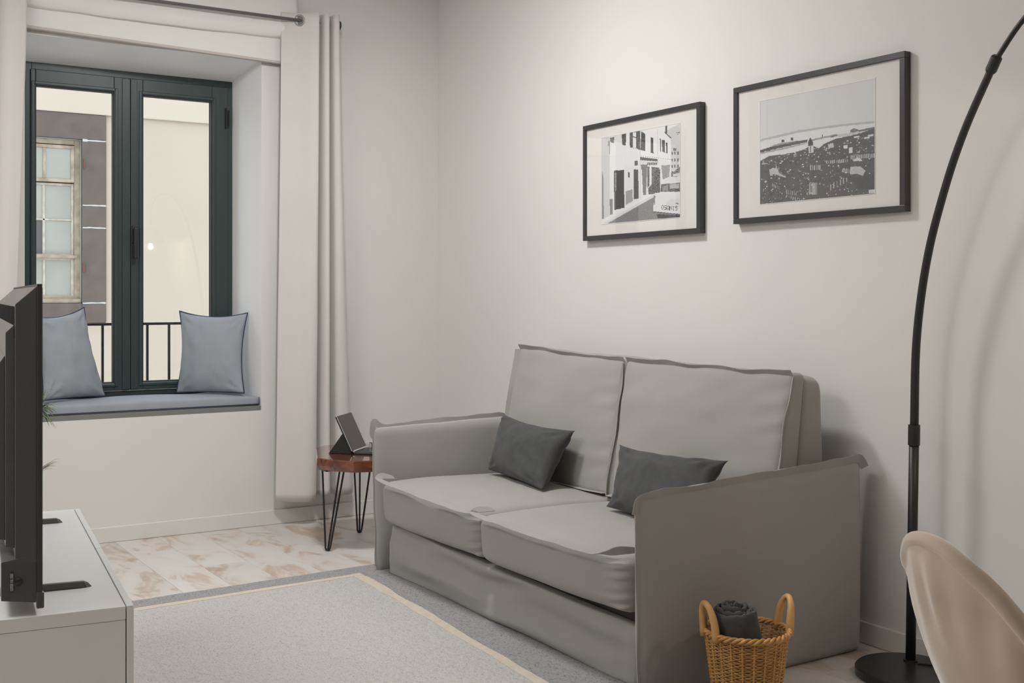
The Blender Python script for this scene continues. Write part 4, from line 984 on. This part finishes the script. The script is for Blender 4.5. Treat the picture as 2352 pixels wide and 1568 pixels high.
# ventilation slats along the upper chamfer
for k in range(24):
    y = .05 + k * .048
    link('vent_slat', hexa('vent_slat', [(-.056, y, T1 - .12), (-.0535, y, T1 - .12), (-.0535, y + .010, T1 - .12), (-.056, y + .010, T1 - .12), (-.056, y, T1 - .050), (-.0535, y, T1 - .050), (-.0535, y + .010, T1 - .050), (-.056, y + .010, T1 - .050)]), tvdark_m, tv)
link('port_bay', box('port_bay', -.0935, -.0915, .145, .36, .19, .44, .001), tvdark_m, tv)
for k, (z, col_) in enumerate(((.40, 'a'), (.365, 'b'), (.315, 'c'), (.29, 'c'), (.265, 'c'))):
    link('port', box('port', -.0955, -.0935, .150, .172, z, z + (.016 if col_ == 'c' else .02), .0008), steel_m if col_ == 'a' else (mat('port_gold%d' % k, (.45, .33, .18), .5) if col_ == 'b' else tvlit_m), tv)
link('plug', tube('plug', [(-.094, .163, .225), (-.112, .163, .222), (-.128, .166, .205), (-.135, .17, .17)], [.010, .010, .008, .004], 12), white_m, tv, smooth=True, label='white cable plug')
# label sticker and power mark on the near end of the bottom cover
link('label_plate', box('label_plate', -.0655, -.0575, .0062, .0078, T0 + .034, T0 + .076, 0), tvdark_m, tv)
for (a, b) in ((.064, .0745), (.055, .062), (.037, .053)):
    link('sticker', box('sticker', -.0645, -.0583, .0055, .0063, T0 + a, T0 + b, 0), mat('sticker_white_%d' % int(a * 1000), (.5, .5, .49), .6, var=.5, vscale=500, second=(.08, .08, .08)), tv)
link('power_mark', tube('power_mark', [(-.052, .0062, T0 + .061), (-.045, .0060, T0 + .0615), (-.0415, .0058, T0 + .057), (-.041, .0058, T0 + .0535), (-.0425, .0058, T0 + .050), (-.046, .006, T0 + .0475), (-.052, .0062, T0 + .048)], .0014, 8), tvdark_m, tv, smooth=True)
link('power_button', tube('power_button', [(-.055, .0066, T0 + .0545), (-.046, .006, T0 + .0545)], .0018, 8), tvdark_m, tv)
for y in (.225, 1.115 - .02):
    link('stand_foot', join('stand_foot', [hexa('a', [(-.10, y - .009, .0005), (.112, y - .009, .0005), (.112, y + .009, .0005), (-.10, y + .009, .0005), (-.10, y - .006, .018), (.105, y - .006, .015), (.105, y + .006, .015), (-.10, y + .006, .018)], .002),
         hexa('a', [(-.030, y - .008, .012), (.006, y - .008, .012), (.006, y + .008, .012), (-.030, y + .008, .012), (-.022, y - .007, .05), (-.004, y - .007, .05), (-.004, y + .007, .05), (-.022, y + .007, .05)], .002),
         hexa('a', [(.112, y - .009, .0005), (.124, y - .003, .0005), (.124, y + .003, .0005), (.112, y + .009, .0005), (.105, y - .006, .015), (.116, y - .002, .010), (.116, y + .002, .010), (.105, y + .006, .015)], 0)]), foot_m, tv)

# ------------------------------------------------------------------ potted palm behind the console
pl = empty('potted_palm', (.735, 4.42, 0), 'small potted palm on the floor behind the TV console', 'plant')
link('pot', lathe('pot', [(.0, 0), (.085, 0), (.095, .01), (.115, .30), (.118, .31), (.108, .31), (.104, .29), (.0, .285)], 32, close=False), pot_m, pl, smooth=True)
link('soil', lathe('soil', [(.0, .293), (.102, .29), (.102, .286), (0, .286)], 24, close=False), soil_m, pl)
def fan(center, dirv, n, L, spread, seed, wd0=.0027):
    """stem from the pot and a spray of narrow blades"""
    random.seed(seed); c = Vector(center); base = Vector((random.uniform(-.02, .02), random.uniform(-.02, .02), .29)); mid = (base + c) / 2 + Vector((-.02, .01, .03))
    P = [Vector(p) for p in catmull([tuple(base), tuple(mid), tuple(c)], 6)]
    V, F = tube_vf(P, .0026, 5); V = [tuple(v) for v in V]; d0 = Vector(dirv).normalized(); ax1 = d0.orthogonal().normalized(); ax2 = d0.cross(ax1)
    for k in range(n):
        a = random.uniform(0, 2 * PI); sp = spread * random.uniform(.15, 1); d = (d0 * math.cos(sp) + (ax1 * math.cos(a) + ax2 * math.sin(a)) * math.sin(sp)).normalized()
        ln = L * random.uniform(.65, 1.1); s0 = c - d0 * .03 * random.random(); w = wd0 * random.uniform(.7, 1.2); sd = d.cross(Vector((0, 0, 1))); sd = (sd.normalized() if sd.length > .01 else ax1) * w
        pts = [s0, s0 + d * ln * .35 + Vector((0, 0, .004)), s0 + d * ln * .7 + Vector((0, 0, -.002)), s0 + d * ln + Vector((0, 0, -.018))]; ws = [.4, 1, .8, .05]; b = len(V)
        for q, ww in zip(pts, ws): V += [tuple(q - sd * ww), tuple(q + Vector((0, 0, .0009 * ww))), tuple(q + sd * ww)]
        for i in range(3): F += [(b + i * 3, b + i * 3 + 1, b + i * 3 + 4, b + i * 3 + 3), (b + i * 3 + 1, b + i * 3 + 2, b + i * 3 + 5, b + i * 3 + 4)]
    return mesh('frond', V, F)
pc = Vector(pl.location)
for k, (c_, d_, n_, L_, sp_) in enumerate((((.780, 4.41, .795), (.75, -.1, .1), 60, .085, 1.25), ((.752, 4.40, .845), (.5, -.1, .75), 10, .10, .8), ((.780, 4.40, .575), (.75, -.2, .6), 14, .085, .25),
     ((.69, 4.46, .93), (-.2, .2, 1), 26, .14, 1.1), ((.66, 4.38, .80), (-.6, -.2, .6), 26, .13, 1.1), ((.72, 4.52, .78), (.1, .9, .5), 26, .12, 1.0), ((.68, 4.42, .66), (-.7, .1, .3), 22, .12, .9))):
    link('frond', fan(Vector(c_) - pc, d_, n_, L_, sp_, k + 3), leaf_m, pl)

# ------------------------------------------------------------------ outside: railing, street, house opposite
ral = empty('balcony_railing', (1.5, 6.42, .70), 'black metal safety railing outside the window', 'railing'); rlo = local(ral)
link('top_rail', box('top_rail', .98, 2.12, 6.41, 6.425, 1.042, 1.056, .001, rlo), black_m, ral)
link('bottom_rail', box('bottom_rail', .98, 2.12, 6.41, 6.425, .66, .674, .001, rlo), black_m, ral)
mbar = box('baluster', -.006, .006, -.006, .006, 0, .39)
for i in range(10):
    x = 1.445 + (i - 3) * .1185
    o = link('baluster', mbar, black_m, ral); o.location = Vector((x, 6.4175, .662)) + rlo
for x in (.99, 2.11): link('wall_fixing', box('wall_fixing', x - .008, x + .008, 6.31, 6.415, 1.04, 1.055, 0, rlo), black_m, ral)
tag(link('street', box('street', -8, 14, 6.3, 11.0, -3.3, -3.15), street_m), kind='structure')
hs = empty('house_opposite', (2.5, 11.0, -3.15), 'cream plastered house across the street with a stone-framed window', 'building'); ho = local(hs)
# window hole x .95..2.29, z 1.16..2.60 (stone surround .73..2.506 x .955..2.863)
FX0, FX1, HX0, HX1, HZ0, HZ1 = -7, 12, 1.30, 2.291, 1.16, 2.625
SXL, SXR, SZ0, SZ1 = 1.085, 2.506, .955, 2.860
LED = 2.862
def fpart(name, m, *a, bev=.004, **k): return link(name, box(name, *a, bev, ho), m, hs, **k)
link('facade_wall', join('facade_wall', [box('a', FX0, SXL, 11, 11.3, -3.15, LED, 0, ho), box('a', SXR, FX1, 11, 11.3, -3.15, LED, 0, ho), box('a', SXL, SXR, 11, 11.3, -3.15, SZ0, 0, ho)]), plaster_m, hs)
link('upper_band', box('upper_band', FX0, FX1, 10.965, 11.3, LED + .0, 3.9, .006, ho), plaster2_m, hs)
fpart('upper_wall', plaster_m, FX0, FX1, 11.0, 11.3, 3.9, 4.4, bev=0)
fpart('reveal_backing', mortar_m, SXL, HX0 + .0, 11.03, 11.3, SZ0, LED, bev=0); fpart('reveal_backing', mortar_m, HX1, SXR, 11.03, 11.3, SZ0, LED, bev=0)
fpart('reveal_backing', mortar_m, HX0, HX1, 11.03, 11.3, HZ1, LED, bev=0); fpart('reveal_backing', mortar_m, HX0, HX1, 11.03, 11.3, SZ0, HZ0, bev=0)
YS = 10.975
J = .007
# jamb stones right: joints at z 2.625, 2.03, 1.83, 1.16
for (za, zb) in ((SZ0, 1.138), (1.138, 1.826), (1.826, 2.03), (2.03, 2.622)):
    fpart('stone', stone_m, HX1 + .001, SXR, YS, 11.05, za + J / 2, zb - J / 2, bev=.006)
    fpart('stone', stone_m, SXL, HX0 - .001, YS, 11.05, za + J / 2, zb - J / 2, bev=.006)
fpart('lintel', stone_m, SXL, SXR, YS, 11.05, 2.622 + J, SZ1, bev=.006)
fpart('stone_sill', stone_m, HX0 + .001, HX1 - .001, YS, 11.05, SZ0, 1.135, bev=.006)
# mortar smear strips
for z in (2.622, 2.03, 1.826, 1.138):
    V = []; F = []; n = 16
    for i in range(n + 1):
        x = HX1 + .006 + (SXR - HX1 - .012) * i / n; h = .005 + .006 * abs(nz(x * 20, z * 7, 0, 1, 2)) + (.006 if z > 2.5 and i < 4 else 0)
        zc = z + .004 * nz(x * 14, z, 3, 1); V += [(x, YS - .0015, zc - h), (x, YS - .0015, zc + h), (x, YS + .02, zc + h), (x, YS + .02, zc - h)]
    for i in range(n):
        for j in range(4): F.append((i * 4 + j, i * 4 + (j + 1) % 4, i * 4 + 4 + (j + 1) % 4, i * 4 + 4 + j))
    F += [(0, 1, 2, 3), (n * 4 + 3, n * 4 + 2, n * 4 + 1, n * 4)]
    link('mortar_joint', recalc(mesh('mortar_joint', V, F, ho)), mortar_m, hs)
# hinge pins left in the stone
fpart('shutter_hinge', rust_m, 2.300, 2.312, YS - .02, YS + .01, 2.36, 2.45, bev=.002); fpart('shutter_hinge', rust_m, 2.296, 2.312, YS - .02, YS + .01, 1.42, 1.50, bev=.002)
# old timber window
wf = link('window_frame', ring('window_frame', HX0, HX1, HZ0, HZ1, .05, .05, .045, .045, 11.06, 11.14, .004, ho), oldw_m, hs)
fpart('window_sill', oldw_m, HX0, HX1, 11.01, 11.14, 1.138, 1.175, bev=.004)
ux0, ux1 = HX0 + .052, HX1 - .052
cols = [ux0, 1.612, 1.982, ux1]
def grid_sash(name, z0, z1, zs, y, m, st, dark=()):
    s = link(name, join(name, [ring('a', ux0, ux1, z0, z1, st, st, st, st, y, y + .035, .003, ho)] +
             [box('a', c - .011, c + .011, y + .004, y + .03, z0 + st, z1 - st, .003, ho) for c in cols[1:-1]] +
             [box('a', ux0 + st, ux1 - st, y + .004, y + .03, c - .009, c + .009, .003, ho) for c in zs]), m, hs)
    zz = [z0 + st] + list(zs) + [z1 - st]; xx = [ux0 + st] + cols[1:-1] + [ux1 - st]
    for a in range(len(zz) - 1):
        for b in range(len(xx) - 1):
            link('pane', box('pane', xx[b], xx[b + 1], y + .014, y + .018, zz[a], zz[a + 1], 0, ho), panedk_m if (a, b) in dark else pane_m, s)
    return s
grid_sash('upper_sash', 2.235, 2.572, [], 11.045, oldw_m, .03)
grid_sash('middle_sash', 1.560, 2.228, [1.895], 11.075, oldw2_m, .022, dark=((0, 1),))
grid_sash('lower_sash', 1.180, 1.553, [], 11.065, oldw2_m, .026)
fpart('meeting_rail', oldw_m, ux0 - .01, ux1 + .02, 11.03, 11.09, 1.545, 1.572, bev=.003)
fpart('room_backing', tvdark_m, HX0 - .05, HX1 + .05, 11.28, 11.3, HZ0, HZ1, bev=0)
